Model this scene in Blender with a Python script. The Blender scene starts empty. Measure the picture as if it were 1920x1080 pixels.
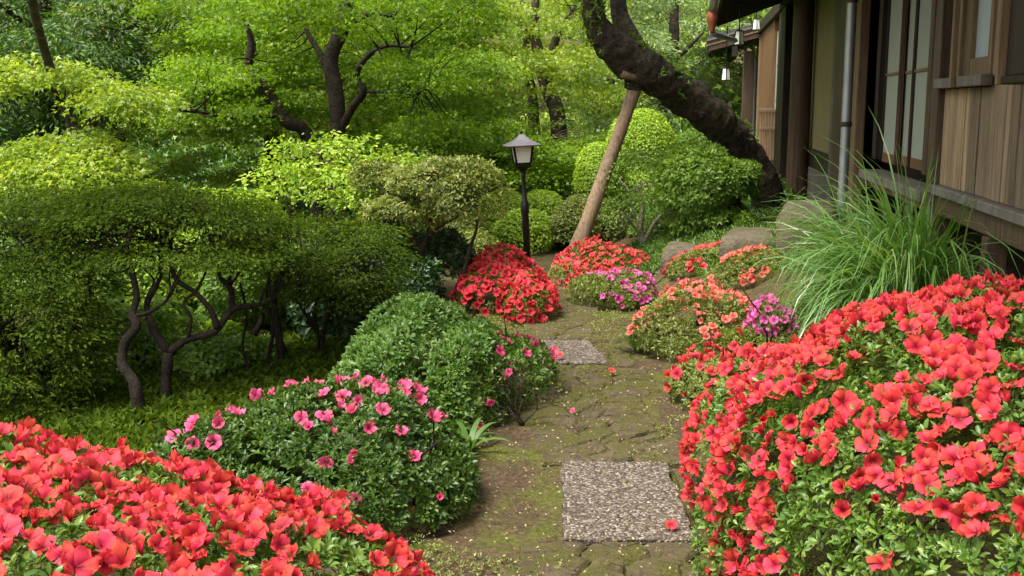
import bpy, bmesh, math, random
import numpy as np
from mathutils import Vector, Matrix
R = math.radians
rng = np.random.default_rng(11)
random.seed(5)
SC = bpy.context.scene
COL = SC.collection

# ------------------------------------------------------------------ camera, sky, sun, exposure
FPX, PITCH, EYE = 2030.0, R(9.5), 1.6
cam = bpy.data.cameras.new('camera'); co = bpy.data.objects.new('camera', cam); COL.objects.link(co)
cam.sensor_width = 36; cam.lens = 36 * FPX / 1920
co.location = (0, 0, EYE); co.rotation_euler = (math.pi / 2 - PITCH, 0, 0)
cam.clip_start = .05; cam.clip_end = 2000
SC.camera = co
SUN_EL, SUN_AZ = R(64), R(236)          # azimuth from +Y clockwise: behind the camera, to the left
w = bpy.data.worlds.new('World'); SC.world = w; w.use_nodes = True
nt = w.node_tree; nt.nodes.clear()
sky = nt.nodes.new('ShaderNodeTexSky'); sky.sky_type = 'NISHITA'; sky.sun_disc = False
sky.sun_elevation = SUN_EL; sky.sun_rotation = SUN_AZ; sky.dust_density = 5; sky.air_density = 1.3
hs = nt.nodes.new('ShaderNodeHueSaturation'); hs.inputs['Saturation'].default_value = .3
bg = nt.nodes.new('ShaderNodeBackground'); bg.inputs['Strength'].default_value = .11
wo = nt.nodes.new('ShaderNodeOutputWorld')
nt.links.new(sky.outputs[0], hs.inputs['Color']); nt.links.new(hs.outputs[0], bg.inputs[0]); nt.links.new(bg.outputs[0], wo.inputs[0])
sl = bpy.data.lights.new('sun', 'SUN'); sl.energy = 2.5; sl.angle = R(24); sl.color = (1, .95, .86)
so = bpy.data.objects.new('sun', sl); COL.objects.link(so)
sd = Vector((math.sin(SUN_AZ) * math.cos(SUN_EL), math.cos(SUN_AZ) * math.cos(SUN_EL), math.sin(SUN_EL)))
so.rotation_euler = sd.to_track_quat('Z', 'Y').to_euler()
vs = SC.view_settings
SC.display_settings.display_device = 'sRGB'
vs.view_transform = 'Standard'; vs.look = 'None'; vs.exposure = 1.42; vs.gamma = 1; vs.use_curve_mapping = False
SC.cycles.max_bounces = 8; SC.cycles.diffuse_bounces = 4; SC.cycles.glossy_bounces = 2; SC.cycles.transmission_bounces = 5

CP, SP = math.cos(PITCH), math.sin(PITCH)
def ray(px, py):
    a, b = (px - 960) / FPX, (540 - py) / FPX
    return np.array([a, CP + b * SP, -SP + b * CP])
def P(px, py, Y):                         # point of the place seen at this pixel, Y metres ahead
    r = ray(px, py); return np.array([0, 0, EYE]) + r * (Y / r[1])
def onz(px, py, z=0.0):
    r = ray(px, py); return np.array([0, 0, EYE]) + r * ((z - EYE) / r[2])

# ------------------------------------------------------------------ numpy helpers
def nrm(v): return v / (np.linalg.norm(v, axis=-1, keepdims=True) + 1e-9)
def ss(a, b, x):
    t = np.clip((x - a) / (b - a), 0, 1); return t * t * (3 - 2 * t)
_K = np.random.default_rng(3).normal(size=(24, 3)); _F = np.random.default_rng(4).uniform(0, 6.28, 24)
def noise3(p, f, seed=0):                 # cheap smooth noise, about -1..1
    k = nrm(_K[(np.arange(8) + seed * 5) % 24]) * f * np.linspace(.7, 1.5, 8)[:, None]
    return np.sin(p @ k.T + _F[(np.arange(8) + seed * 7) % 24]).sum(-1) / 3.2
def ground_z(x, y):
    x = np.asarray(x, float); y = np.asarray(y, float)
    z = .45 * ss(.95, 2.3, x + .02 * (y - 5))
    z = z - .12 * ss(1.2, 4.0, -x)
    z = z + .16 * np.maximum(y - 20, 0) * (1 - ss(60, 120, y) * .3)
    return np.minimum(z, 12)

def link(o, parent=None):
    COL.objects.link(o)
    if parent is not None: o.parent = parent
    return o
def mesh(name, V, F, mat, smooth=False, attr=None):
    V = np.asarray(V, np.float32).reshape(-1, 3)
    me = bpy.data.meshes.new(name)
    if isinstance(F, np.ndarray):
        n, k = F.shape
        me.vertices.add(len(V)); me.vertices.foreach_set('co', V.ravel())
        me.loops.add(n * k); me.loops.foreach_set('vertex_index', F.astype(np.int32).ravel())
        me.polygons.add(n); me.polygons.foreach_set('loop_start', np.arange(0, n * k, k, dtype=np.int32))
        me.polygons.foreach_set('loop_total', np.full(n, k, np.int32))
        me.update(calc_edges=True)
    else:
        me.from_pydata([tuple(map(float, v)) for v in V], [], [tuple(int(i) for i in f) for f in F])
    if smooth: me.polygons.foreach_set('use_smooth', np.ones(len(me.polygons), bool))
    if attr is not None:
        for an, av in attr.items():
            me.attributes.new(an, 'FLOAT', 'POINT').data.foreach_set('value', np.asarray(av, np.float32))
    if mat is not None: me.materials.append(mat)
    return me
def obj(name, V, F, mat, parent=None, smooth=False, attr=None, kind=None):
    V = np.asarray(V, float).reshape(-1, 3)
    if parent is not None and parent.get('_base') is not None: V = V - np.array(parent['_base'])
    o = bpy.data.objects.new(name, mesh(name, V, F, mat, smooth, attr))
    link(o, parent)
    if kind: o['kind'] = kind
    return o
def thing(name, label, cat, base=(0, 0, 0), group=None):
    o = bpy.data.objects.new(name, None); o.empty_display_size = .2
    o.location = base; link(o); o['label'] = label; o['category'] = cat
    o['_base'] = [float(v) for v in base]
    if group: o['group'] = group
    return o
def tag(o, label, cat, group=None):
    o['label'] = label; o['category'] = cat
    if group: o['group'] = group
    return o
class MB:                                  # collects pieces of one part
    def __init__(s): s.V = []; s.F = []; s.n = 0
    def add(s, V, F):
        V = np.asarray(V, float).reshape(-1, 3)
        s.V.append(V); s.F += [tuple(i + s.n for i in f) for f in F]; s.n += len(V)
        return s
    def get(s): return np.concatenate(s.V), s.F
def box(x0, x1, y0, y1, z0, z1, ch=0.0):
    if ch <= 0:
        V = [(x, y, z) for x in (x0, x1) for y in (y0, y1) for z in (z0, z1)]
        F = [(0, 1, 3, 2), (4, 6, 7, 5), (0, 4, 5, 1), (2, 3, 7, 6), (0, 2, 6, 4), (1, 5, 7, 3)]
        return V, F
    bm = bmesh.new(); bmesh.ops.create_cube(bm, size=1)
    for v in bm.verts:
        v.co = ((x0 + x1) / 2 + v.co.x * (x1 - x0), (y0 + y1) / 2 + v.co.y * (y1 - y0), (z0 + z1) / 2 + v.co.z * (z1 - z0))
    bmesh.ops.bevel(bm, geom=bm.edges[:], offset=ch, segments=1, affect='EDGES')
    V = [tuple(v.co) for v in bm.verts]; F = [tuple(v.index for v in f.verts) for f in bm.faces]
    bm.verts.index_update(); F = [tuple(v.index for v in f.verts) for f in bm.faces]; bm.free()
    return V, F
def smoothpath(pts, n):
    pts = np.asarray(pts, float); m = len(pts)
    q = np.concatenate([[2 * pts[0] - pts[1]], pts, [2 * pts[-1] - pts[-2]]])
    t = np.linspace(0, m - 1 - 1e-6, n); i = t.astype(int); f = (t - i)[:, None]
    a, b, c, d = q[i], q[i + 1], q[i + 2], q[i + 3]
    return .5 * (2 * b + (c - a) * f + (2 * a - 5 * b + 4 * c - d) * f * f + (3 * b - a - 3 * c + d) * f ** 3)
def tube(pts, radii, sides=7, n=None, bump=0.0, freq=6.0, seed=0):
    pts = np.asarray(pts, float); n = n or max(4, len(pts) * 3)
    c = smoothpath(pts, n)
    r = np.interp(np.linspace(0, 1, n), np.linspace(0, 1, len(radii)), radii)
    T = nrm(np.gradient(c, axis=0)); ref = np.array([.31, .9, .12]) if abs(T[:, 1]).mean() < .8 else np.array([1., 0, .1])
    A = nrm(np.cross(T, ref)); B = np.cross(T, A)
    th = np.linspace(0, 2 * np.pi, sides, endpoint=False)
    V = c[:, None] + r[:, None, None] * (np.cos(th)[None, :, None] * A[:, None] + np.sin(th)[None, :, None] * B[:, None])
    if bump:
        Vf = V.reshape(-1, 3); nz = (noise3(Vf, freq, seed) + .5 * noise3(Vf, freq * 3, seed + 1)).reshape(n, sides)
        if sides > 30: nz += (.35 * np.abs(noise3(Vf, freq * 6, seed + 2)) - .3 * np.abs(noise3(Vf, freq * 11, seed + 3))).reshape(n, sides)
        V = c[:, None] + (V - c[:, None]) * (1 + bump * nz[..., None])
    V = V.reshape(-1, 3)
    i = np.arange(n - 1)[:, None] * sides + np.arange(sides)[None]; j = np.arange(n - 1)[:, None] * sides + (np.arange(sides)[None] + 1) % sides
    F = [tuple(q) for q in np.stack([i, j, j + sides, i + sides], -1).reshape(-1, 4)]
    F += [tuple(range(sides))[::-1], tuple(range((n - 1) * sides, n * sides))]
    return V, F

# ------------------------------------------------------------------ materials
MATS = {}
def newmat(name):
    m = bpy.data.materials.new(name); m.use_nodes = True; t = m.node_tree; t.nodes.clear()
    out = t.nodes.new('ShaderNodeOutputMaterial'); b = t.nodes.new('ShaderNodeBsdfPrincipled')
    t.links.new(b.outputs[0], out.inputs[0]); return m, t, b, out
def nd(t, typ, **k):
    n = t.nodes.new(typ)
    for a, v in k.items():
        if a in n.inputs.keys(): n.inputs[a].default_value = v
        else: setattr(n, a, v)
    return n
def ramp(t, fac, stops):
    n = t.nodes.new('ShaderNodeValToRGB'); e = n.color_ramp.elements
    while len(e) < len(stops): e.new(.5)
    for el, (p, c) in zip(e, stops): el.position = p; el.color = (*c, 1)
    t.links.new(fac, n.inputs[0]); return n.outputs[0]
def mixc(t, fac, a, b, mode='MIX'):
    n = t.nodes.new('ShaderNodeMix'); n.data_type = 'RGBA'; n.blend_type = mode
    for sock, v in ((n.inputs[0], fac), (n.inputs[6], a), (n.inputs[7], b)):
        if hasattr(v, 'links'): t.links.new(v, sock)
        else: sock.default_value = v if isinstance(v, (int, float)) else (*v, 1)
    return n.outputs[2]
def noise(t, scale, detail=6, vec=None, rough=.6):
    n = nd(t, 'ShaderNodeTexNoise', Scale=scale, Detail=detail, Roughness=rough)
    if vec is not None: t.links.new(vec, n.inputs['Vector'])
    return n.outputs['Fac']
def objco(t, scale=(1, 1, 1), rnd=False):
    c = nd(t, 'ShaderNodeTexCoord').outputs['Object']
    mp = nd(t, 'ShaderNodeMapping'); mp.inputs['Scale'].default_value = scale; t.links.new(c, mp.inputs[0])
    if rnd:
        oi = nd(t, 'ShaderNodeObjectInfo'); ml = nd(t, 'ShaderNodeMath', operation='MULTIPLY'); ml.inputs[1].default_value = 37.0
        t.links.new(oi.outputs['Random'], ml.inputs[0]); cx = nd(t, 'ShaderNodeCombineXYZ')
        for i in range(3): t.links.new(ml.outputs[0], cx.inputs[i])
        t.links.new(cx.outputs[0], mp.inputs['Location'])
    return mp.outputs[0]
def bump(t, b, h, strength=.4, dist=.01):
    n = nd(t, 'ShaderNodeBump', Strength=strength, Distance=dist); t.links.new(h, n.inputs['Height']); t.links.new(n.outputs[0], b.inputs['Normal'])
def leaf(name, cols, trans=None, tf=.4, rough=.42, spec=.35, var=.55, nscale=1.3):
    m, t, b, out = newmat(name)
    g = nd(t, 'ShaderNodeNewGeometry').outputs['Random Per Island']
    c = ramp(t, g, [(i / (len(cols) - 1), k) for i, k in enumerate(cols)])
    nz = noise(t, nscale, 3, objco(t))
    c = mixc(t, var, c, ramp(t, nz, [(.32, (.55, .6, .5)), (.7, (1.35, 1.25, 1.1))]), 'MULTIPLY')
    t.links.new(c, b.inputs['Base Color']); b.inputs['Roughness'].default_value = rough; b.inputs['Specular IOR Level'].default_value = spec
    tr = nd(t, 'ShaderNodeBsdfTranslucent'); tc = mixc(t, 1.0, c, trans or (1.3, 1.3, .38), 'MULTIPLY'); t.links.new(tc, tr.inputs[0])
    mx = nd(t, 'ShaderNodeMixShader'); mx.inputs[0].default_value = tf
    t.links.new(b.outputs[0], mx.inputs[1]); t.links.new(tr.outputs[0], mx.inputs[2]); t.links.new(mx.outputs[0], out.inputs[0])
    return m
def petal(name, edge, mid, throat, hue=.03):
    m, t, b, out = newmat(name)
    a = nd(t, 'ShaderNodeAttribute', attribute_name='pr').outputs['Fac']
    c = ramp(t, a, [(.0, throat), (.22, throat), (.5, mid), (.85, edge), (1, edge)])
    g = nd(t, 'ShaderNodeNewGeometry').outputs['Random Per Island']
    r = nd(t, 'ShaderNodeObjectInfo').outputs['Random']
    ad = nd(t, 'ShaderNodeMath', operation='ADD'); t.links.new(g, ad.inputs[0]); t.links.new(r, ad.inputs[1])
    fr = nd(t, 'ShaderNodeMath', operation='FRACT'); t.links.new(ad.outputs[0], fr.inputs[0])
    hsv = nd(t, 'ShaderNodeHueSaturation'); mr = nd(t, 'ShaderNodeMapRange'); t.links.new(fr.outputs[0], mr.inputs[0])
    mr.inputs[3].default_value = .5 - hue; mr.inputs[4].default_value = .5 + hue * .6; t.links.new(mr.outputs[0], hsv.inputs['Hue'])
    mr2 = nd(t, 'ShaderNodeMapRange'); t.links.new(fr.outputs[0], mr2.inputs[0]); mr2.inputs[3].default_value = 1.12; mr2.inputs[4].default_value = .76
    t.links.new(mr2.outputs[0], hsv.inputs['Value'])
    t.links.new(c, hsv.inputs['Color']); c = hsv.outputs[0]
    t.links.new(c, b.inputs['Base Color']); b.inputs['Roughness'].default_value = .55; b.inputs['Specular IOR Level'].default_value = .25
    tr = nd(t, 'ShaderNodeBsdfTranslucent'); t.links.new(c, tr.inputs[0])
    mx = nd(t, 'ShaderNodeMixShader'); mx.inputs[0].default_value = .38
    t.links.new(b.outputs[0], mx.inputs[1]); t.links.new(tr.outputs[0], mx.inputs[2]); t.links.new(mx.outputs[0], out.inputs[0])
    return m
def woodmat(name, stops, grain=(16, 16, .8), rough=.7, var=.35, bs=.3):
    m, t, b, out = newmat(name)
    v = objco(t, grain, True)
    n1 = noise(t, 2.2, 8, v, .65); c = ramp(t, n1, [(p, k) for p, k in stops])
    n2 = noise(t, .9, 4, objco(t, (1.5, 1.5, .8), True)); c = mixc(t, .5, c, ramp(t, n2, [(.3, (.6, .58, .56)), (.75, (1.25, 1.22, 1.18))]), 'MULTIPLY')
    oi = nd(t, 'ShaderNodeObjectInfo').outputs['Random']; c = mixc(t, var, c, ramp(t, oi, [(0, (.55, .55, .56)), (.5, (1, .98, .95)), (1, (1.5, 1.4, 1.2))]), 'MULTIPLY')
    t.links.new(c, b.inputs['Base Color']); b.inputs['Roughness'].default_value = rough; b.inputs['Specular IOR Level'].default_value = .25
    bump(t, b, n1, bs, .006); return m
def plain(name, col, rough=.6, metal=0.0, nz=.3, scale=8):
    m, t, b, out = newmat(name)
    c = mixc(t, nz, col, ramp(t, noise(t, scale, 6, objco(t)), [(.3, tuple(k * .5 for k in col)), (.7, tuple(min(1, k * 1.4) for k in col))]))
    t.links.new(c, b.inputs['Base Color']); b.inputs['Roughness'].default_value = rough; b.inputs['Metallic'].default_value = metal
    b.inputs['Specular IOR Level'].default_value = .3; return m
def bark(name, c0, c1, moss=None, amt=.5, scale=9, ms=2.5):
    m, t, b, out = newmat(name)
    v = objco(t); n = noise(t, scale, 10, v, .7); c = ramp(t, n, [(.3, c0), (.72, c1)])
    if moss:
        k = noise(t, ms, 12, v, .82); k = ramp(t, k, [(.64 - .2 * amt, (0, 0, 0)), (.68 - .2 * amt, (1, 1, 1))])
        c = mixc(t, k, c, moss)
    t.links.new(c, b.inputs['Base Color']); b.inputs['Roughness'].default_value = .9; b.inputs['Specular IOR Level'].default_value = .15
    bump(t, b, n, 1.0, .06); return m

M = {}
M['azalea_leaf'] = leaf('azalea_leaf', [(.055, .125, .016), (.10, .19, .028), (.20, .29, .06)], tf=.3, rough=.35, var=.5, nscale=5)
M['azalea_leaf_shaded'] = leaf('azalea_leaf_shaded', [(.032, .078, .012), (.06, .12, .02), (.11, .185, .035)], tf=.3, rough=.36, var=.5, nscale=4)  # azalea leaf darkened: shade on the pink azalea put into its colour
M['azalea_leaf_olive'] = leaf('azalea_leaf_olive', [(.10, .15, .025), (.17, .22, .045), (.28, .28, .07)], tf=.3, var=.5, nscale=4)
M['dome_leaf'] = leaf('dome_leaf', [(.045, .11, .016), (.085, .17, .026), (.15, .25, .05)], tf=.32, rough=.42, var=.5, nscale=4)
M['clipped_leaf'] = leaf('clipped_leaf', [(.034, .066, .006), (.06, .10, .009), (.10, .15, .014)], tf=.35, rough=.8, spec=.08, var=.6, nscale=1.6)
M['bright_leaf'] = leaf('bright_leaf', [(.20, .35, .028), (.31, .46, .045), (.44, .56, .08)], tf=.4, var=.5, nscale=2)
M['mid_leaf'] = leaf('mid_leaf', [(.09, .18, .022), (.14, .25, .035), (.22, .33, .055)], tf=.4, var=.55, nscale=1.6)
M['maple_leaf'] = leaf('maple_leaf', [(.10, .205, .010), (.16, .29, .016), (.27, .40, .03)], tf=.5, var=.55, nscale=.9)
M['maple_leaf_light'] = leaf('maple_leaf_light', [(.17, .27, .02), (.27, .38, .04), (.42, .5, .11)], tf=.45, var=.5, nscale=.9)
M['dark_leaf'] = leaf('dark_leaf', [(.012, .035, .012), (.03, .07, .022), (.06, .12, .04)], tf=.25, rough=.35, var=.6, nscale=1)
M['evergreen_leaf'] = leaf('evergreen_leaf', [(.035, .085, .016), (.07, .15, .028), (.14, .25, .055)], tf=.3, rough=.4, var=.7, nscale=1)
M['pale_leaf'] = leaf('pale_leaf', [(.18, .30, .11), (.30, .42, .19), (.45, .55, .31)], tf=.35, var=.6, nscale=1)
M['wood_leaf'] = leaf('wood_leaf', [(.09, .19, .02), (.2, .33, .035), (.36, .48, .08)], tf=.45, var=.75, nscale=.5)
M['grass_blade'] = leaf('grass_blade', [(.06, .16, .03), (.11, .24, .05), (.30, .42, .18)], tf=.35, rough=.3, spec=.5, var=.3, nscale=2)
M['fern_leaf'] = leaf('fern_leaf', [(.08, .16, .03), (.12, .22, .05)], tf=.35)
M['litter'] = leaf('litter', [(.12, .08, .04), (.25, .19, .11), (.42, .36, .22)], tf=.1, rough=.8, spec=.1)
M['red_petal'] = petal('red_petal', (.74, .072, .06), (.66, .04, .042), (.34, .01, .025), .012)
M['coral_petal'] = petal('coral_petal', (.80, .13, .10), (.74, .08, .065), (.5, .03, .03), .016)
M['salmon_petal'] = petal('salmon_petal', (.80, .27, .18), (.74, .16, .10), (.5, .05, .04), .016)
M['pink_petal'] = petal('pink_petal', (.80, .14, .26), (.78, .09, .2), (.5, .02, .1), .014)
M['magenta_petal'] = petal('magenta_petal', (.76, .17, .42), (.7, .1, .34), (.45, .03, .16), .015)
M['filament'] = plain('filament', (.55, .06, .1), .5)
M['bark_dark'] = bark('bark_dark', (.012, .009, .007), (.055, .043, .032), (.04, .05, .014), .35)
M['bark_mid'] = bark('bark_mid', (.03, .023, .016), (.11, .085, .06), (.06, .075, .02), .3)
M['bark_pale'] = bark('bark_pale', (.22, .18, .13), (.48, .42, .33), None)
M['bark_mossy'] = bark('bark_mossy', (.012, .009, .007), (.12, .095, .07), (.105, .10, .02), .48, 18, 3.2)
M['pole_wood'] = woodmat('pole_wood', [(.3, (.09, .06, .038)), (.52, (.25, .175, .11)), (.75, (.36, .27, .18))], (34, 34, 2.2), .8, .1, .6)

# ------------------------------------------------------------------ leaf builders
def leaves(Pt, D, N, L, Wd, kind='quad'):
    n = len(Pt); D = nrm(D); S = nrm(np.cross(D, N)); U = np.cross(S, D)
    L = np.broadcast_to(np.asarray(L, float), (n,))[:, None]; Wd = np.broadcast_to(np.asarray(Wd, float), (n,))[:, None]
    if kind == 'quad':
        V = np.stack([Pt, Pt + D * L * .5 + S * Wd * .5 + U * Wd * .16, Pt + D * L - U * L * .12, Pt + D * L * .5 - S * Wd * .5 + U * Wd * .16], 1)
        T = np.array([[0, 1, 2], [0, 2, 3]])
    elif kind == 'oval':
        V = np.stack([Pt, Pt + D * L * .38 + S * Wd * .46 + U * Wd * .14, Pt + D * L * .74 + S * Wd * .4 + U * Wd * .08, Pt + D * L - U * L * .14,
                      Pt + D * L * .74 - S * Wd * .4 + U * Wd * .08, Pt + D * L * .38 - S * Wd * .46 + U * Wd * .14, Pt + D * L * .5], 1)
        T = np.array([[0, 1, 6], [1, 2, 6], [2, 3, 6], [3, 4, 6], [4, 5, 6], [5, 0, 6]])
    else:                                   # three-lobed star
        dr = U * L * .18
        V = np.stack([Pt, Pt + D * L * .42 + S * Wd * .5 - dr * .6, Pt + D * L * .48 + S * Wd * .16, Pt + D * L - dr,
                      Pt + D * L * .48 - S * Wd * .16, Pt + D * L * .42 - S * Wd * .5 - dr * .6], 1)
        T = np.array([[0, 1, 2], [0, 2, 3], [0, 3, 4], [0, 4, 5]])
    k = V.shape[1]
    F = (T[None] + np.arange(n)[:, None, None] * k).reshape(-1, 3)
    return V.reshape(-1, 3), F
def cat(parts):
    Vs, Fs, n = [], [], 0
    for V, F in parts: Vs.append(V); Fs.append(F + n); n += len(V)
    return np.concatenate(Vs), np.concatenate(Fs)
def shell(ells, n, lo=-.25, amp=.09, freq=5, depth=0.0, seed=0, gmin=.02):
    E = np.array(ells, float); wt = (E[:, 3] * E[:, 4] + E[:, 3] * E[:, 5] + E[:, 4] * E[:, 5]); wt /= wt.sum()
    ix = rng.choice(len(E), n, p=wt); u = nrm(rng.normal(size=(n, 3))); u[:, 2] = np.where(u[:, 2] < lo, -u[:, 2], u[:, 2])
    c, r = E[ix, :3], E[ix, 3:]
    N = nrm(u / r); d = 1 - depth * rng.random(n)
    Q0 = c + u * r
    ok = np.ones(n, bool)
    for k in range(len(E)):
        ok &= (ix == k) | ((((Q0 - E[k, :3]) / E[k, 3:]) ** 2).sum(1) > .97)
    dsp = amp * noise3(Q0, freq, seed) + .45 * amp * noise3(Q0, freq * 2.7, seed + 1) + 1.3 * amp * noise3(Q0, 2.3, seed + 2)
    Q = c + u * r * d[:, None] + N * dsp[:, None]
    ok &= Q[:, 2] > ground_z(Q[:, 0], Q[:, 1]) + gmin
    return Q[ok], N[ok]
def rosettes(Q, N, k, L, Wd, kind='oval', up=.3, spread=.45):
    n = len(Q); A = nrm(N + rng.normal(size=(n, 3)) * spread + np.array([0, 0, up]))
    X = nrm(np.cross(A, rng.normal(size=(n, 3)))); Y = np.cross(A, X)
    th = (np.arange(k)[None] * 2.4 + rng.random((n, 1)) * 6.28); el = rng.uniform(.15, 1.05, (n, k))
    rad = np.cos(th)[..., None] * X[:, None] + np.sin(th)[..., None] * Y[:, None]
    D = rad * np.cos(el)[..., None] + A[:, None] * np.sin(el)[..., None]
    Nn = A[:, None] * np.cos(el)[..., None] - rad * np.sin(el)[..., None]
    P0 = (Q[:, None] + D * .004).reshape(-1, 3); m = n * k
    s = rng.uniform(.65, 1.2, m)
    return leaves(P0, D.reshape(-1, 3), Nn.reshape(-1, 3) + rng.normal(size=(m, 3)) * .15, L * s, Wd * s, kind)
def scatterleaves(Q, N, L, Wd, kind='quad', tang=1.0, nout=.35, nj=.5):
    n = len(Q); D = rng.normal(size=(n, 3)) * tang; D -= (D * N).sum(1, keepdims=True) * N; D = nrm(D) + N * rng.uniform(-.1, nout * 2, (n, 1))
    s = rng.uniform(.65, 1.25, n)
    return leaves(Q, D, N + rng.normal(size=(n, 3)) * nj, L * s, Wd * s, kind)
def pads(specs, dens, L, kind='star', wr=1.1, tilt=.45, droop=.25, spr=.2, m=26, gap=-.75):
    """flat tiers of foliage: each spec (centre, rx, ry, thickness); sprays of leaves inside each tier"""
    out = []
    for (c, rx, ry, th) in specs:
        ns = max(6, int(dens * rx * ry * 3.14))
        a = rng.random(ns) * 6.283; rr = np.sqrt(rng.random(ns)) ** .9
        sc = np.stack([np.cos(a) * rr * rx, np.sin(a) * rr * ry, rng.normal(size=ns) * th * .45 - droop * rr ** 2 * rx], 1) + c
        keep = noise3(sc, 3.2 / max(rx, .4), int(abs(c[0] * 7)) % 9) > gap; sc = sc[keep]; a = a[keep]; rr = rr[keep]; ns = len(sc)
        sz = spr * rng.uniform(.6, 1.3, (ns, 1))
        b = rng.random((ns, m)) * 6.283; q = np.sqrt(rng.random((ns, m)))
        off = np.stack([np.cos(b) * q * sz * 1.15, np.sin(b) * q * sz * 1.15, rng.normal(size=(ns, m)) * sz * .16 - .35 * q * q * sz], -1)
        Q = (sc[:, None] + off).reshape(-1, 3)
        out_dir = np.stack([np.cos(a), np.sin(a), np.full(ns, -.15)], -1)
        D = np.repeat(out_dir, m, 0) * .7 + (off / (sz[..., None] + 1e-6)).reshape(-1, 3) * .8 + rng.normal(size=(ns * m, 3)) * .35
        sn = nrm(np.array([0, 0, 1.]) + rng.normal(size=(ns, 3)) * tilt * .6 + out_dir * .25)
        Nn = np.repeat(sn, m, 0) + rng.normal(size=(ns * m, 3)) * tilt
        s = rng.uniform(.6, 1.25, ns * m)
        out.append(leaves(Q, D, Nn, L * s, L * wr * s, kind))
    return cat(out)

# ------------------------------------------------------------------ setting: ground, path
def build_ground():
    def axis(lo, a, b, hi, st, far):
        m = np.arange(a, b + 1e-6, st); l = a - np.geomspace(st, a - lo, far)[::-1]; h = b + np.geomspace(st, hi - b, far)
        return np.concatenate([l, m, h])
    xs = axis(-900, -3, 3.2, 900, .045, 34); ys = axis(-60, 1.5, 13, 1500, .05, 40)
    X, Y = np.meshgrid(xs, ys); Z = ground_z(X, Y)
    p = np.stack([X, Y, np.zeros_like(X)], -1).reshape(-1, 3)
    amp = np.where((np.abs(X) < 6) & (Y < 20), 1, 0).reshape(-1)
    nz = (.014 * noise3(p, 5, 1) + .007 * noise3(p, 19, 2) + .004 * noise3(p, 51, 3)) * amp
    Z = Z.reshape(-1) + nz - .012
    n, m = X.shape[1], X.shape[0]
    i = (np.arange(m - 1)[:, None] * n + np.arange(n - 1)[None]).reshape(-1)
    F = np.stack([i, i + 1, i + 1 + n, i + n], 1)
    mt, t, b, out = newmat('moss_ground')
    v = objco(t); n1 = noise(t, 3.2, 8, v, .65); n2 = noise(t, 45, 5, v, .7); n3 = noise(t, 140, 3, v, .7)
    soil = ramp(t, n2, [(.3, (.035, .024, .014)), (.6, (.1, .07, .04)), (.78, (.2, .15, .09))])
    moss = ramp(t, n2, [(.3, (.045, .05, .012)), (.55, (.095, .10, .022)), (.8, (.16, .155, .04))])
    c = mixc(t, ramp(t, n1, [(.46, (0, 0, 0)), (.6, (1, 1, 1))]), soil, moss)
    sp = ramp(t, n3, [(.66, (0, 0, 0)), (.72, (1, 1, 1))]); c = mixc(t, sp, c, (.3, .24, .12))
    t.links.new(c, b.inputs['Base Color']); b.inputs['Roughness'].default_value = .95; b.inputs['Specular IOR Level'].default_value = .1
    bump(t, b, n2, .9, .02)
    o = obj('ground', np.stack([p[:, 0], p[:, 1], Z], 1), F, mt, smooth=True); o['kind'] = 'structure'
build_ground()

def stone_material(name, c0, c1, moss, amt, scale=9):
    m, t, b, out = newmat(name)
    v = objco(t, (1, 1, 1), True); n = noise(t, scale, 10, v, .7); n2 = noise(t, scale * 7, 5, v, .7)
    c = ramp(t, n, [(.3, c0), (.7, c1)]); c = mixc(t, .5, c, ramp(t, n2, [(.3, (.5, .5, .5)), (.72, (1.35, 1.3, 1.2))]), 'MULTIPLY')
    k = ramp(t, noise(t, scale * .55, 8, v, .75), [(.58 - .2 * amt, (0, 0, 0)), (.7 - .2 * amt, (1, 1, 1))])
    c = mixc(t, k, c, ramp(t, n2, [(.3, tuple(q * .55 for q in moss)), (.7, moss)]))
    t.links.new(c, b.inputs['Base Color']); b.inputs['Roughness'].default_value = .9; b.inputs['Specular IOR Level'].default_value = .15
    h = nd(t, 'ShaderNodeMath', operation='ADD'); t.links.new(n, h.inputs[0]); t.links.new(n2, h.inputs[1]); bump(t, b, h.outputs[0], .9, .02)
    return m
M['path_stone'] = stone_material('path_stone', (.06, .046, .028), (.15, .118, .072), (.105, .1, .026), .75, 9)
M['boulder'] = stone_material('boulder', (.06, .05, .036), (.19, .155, .11), (.1, .11, .03), .35, 6)
def slab_material():
    m, t, b, out = newmat('washed_aggregate')
    v = objco(t); vo = nd(t, 'ShaderNodeTexVoronoi', Scale=100.0); t.links.new(v, vo.inputs['Vector'])
    sx = nd(t, 'ShaderNodeSeparateColor'); t.links.new(vo.outputs['Color'], sx.inputs[0])
    c = ramp(t, sx.outputs[0], [(.0, (.05, .038, .028)), (.5, (.115, .09, .068)), (.8, (.2, .165, .13)), (1, (.36, .315, .26))])
    e = ramp(t, vo.outputs['Distance'], [(.3, (1, 1, 1)), (.75, (.35, .33, .3))]); c = mixc(t, .8, c, e, 'MULTIPLY')
    k = ramp(t, noise(t, 5, 6, v, .7), [(.56, (0, 0, 0)), (.75, (1, 1, 1))]); c = mixc(t, k, c, (.11, .085, .055))
    t.links.new(c, b.inputs['Base Color']); b.inputs['Roughness'].default_value = .8; b.inputs['Specular IOR Level'].default_value = .25
    iv = nd(t, 'ShaderNodeMath', operation='SUBTRACT'); iv.inputs[0].default_value = 1; t.links.new(vo.outputs['Distance'], iv.inputs[1]); bump(t, b, iv.outputs[0], .7, .006)
    return m
M['slab'] = slab_material()
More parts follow.
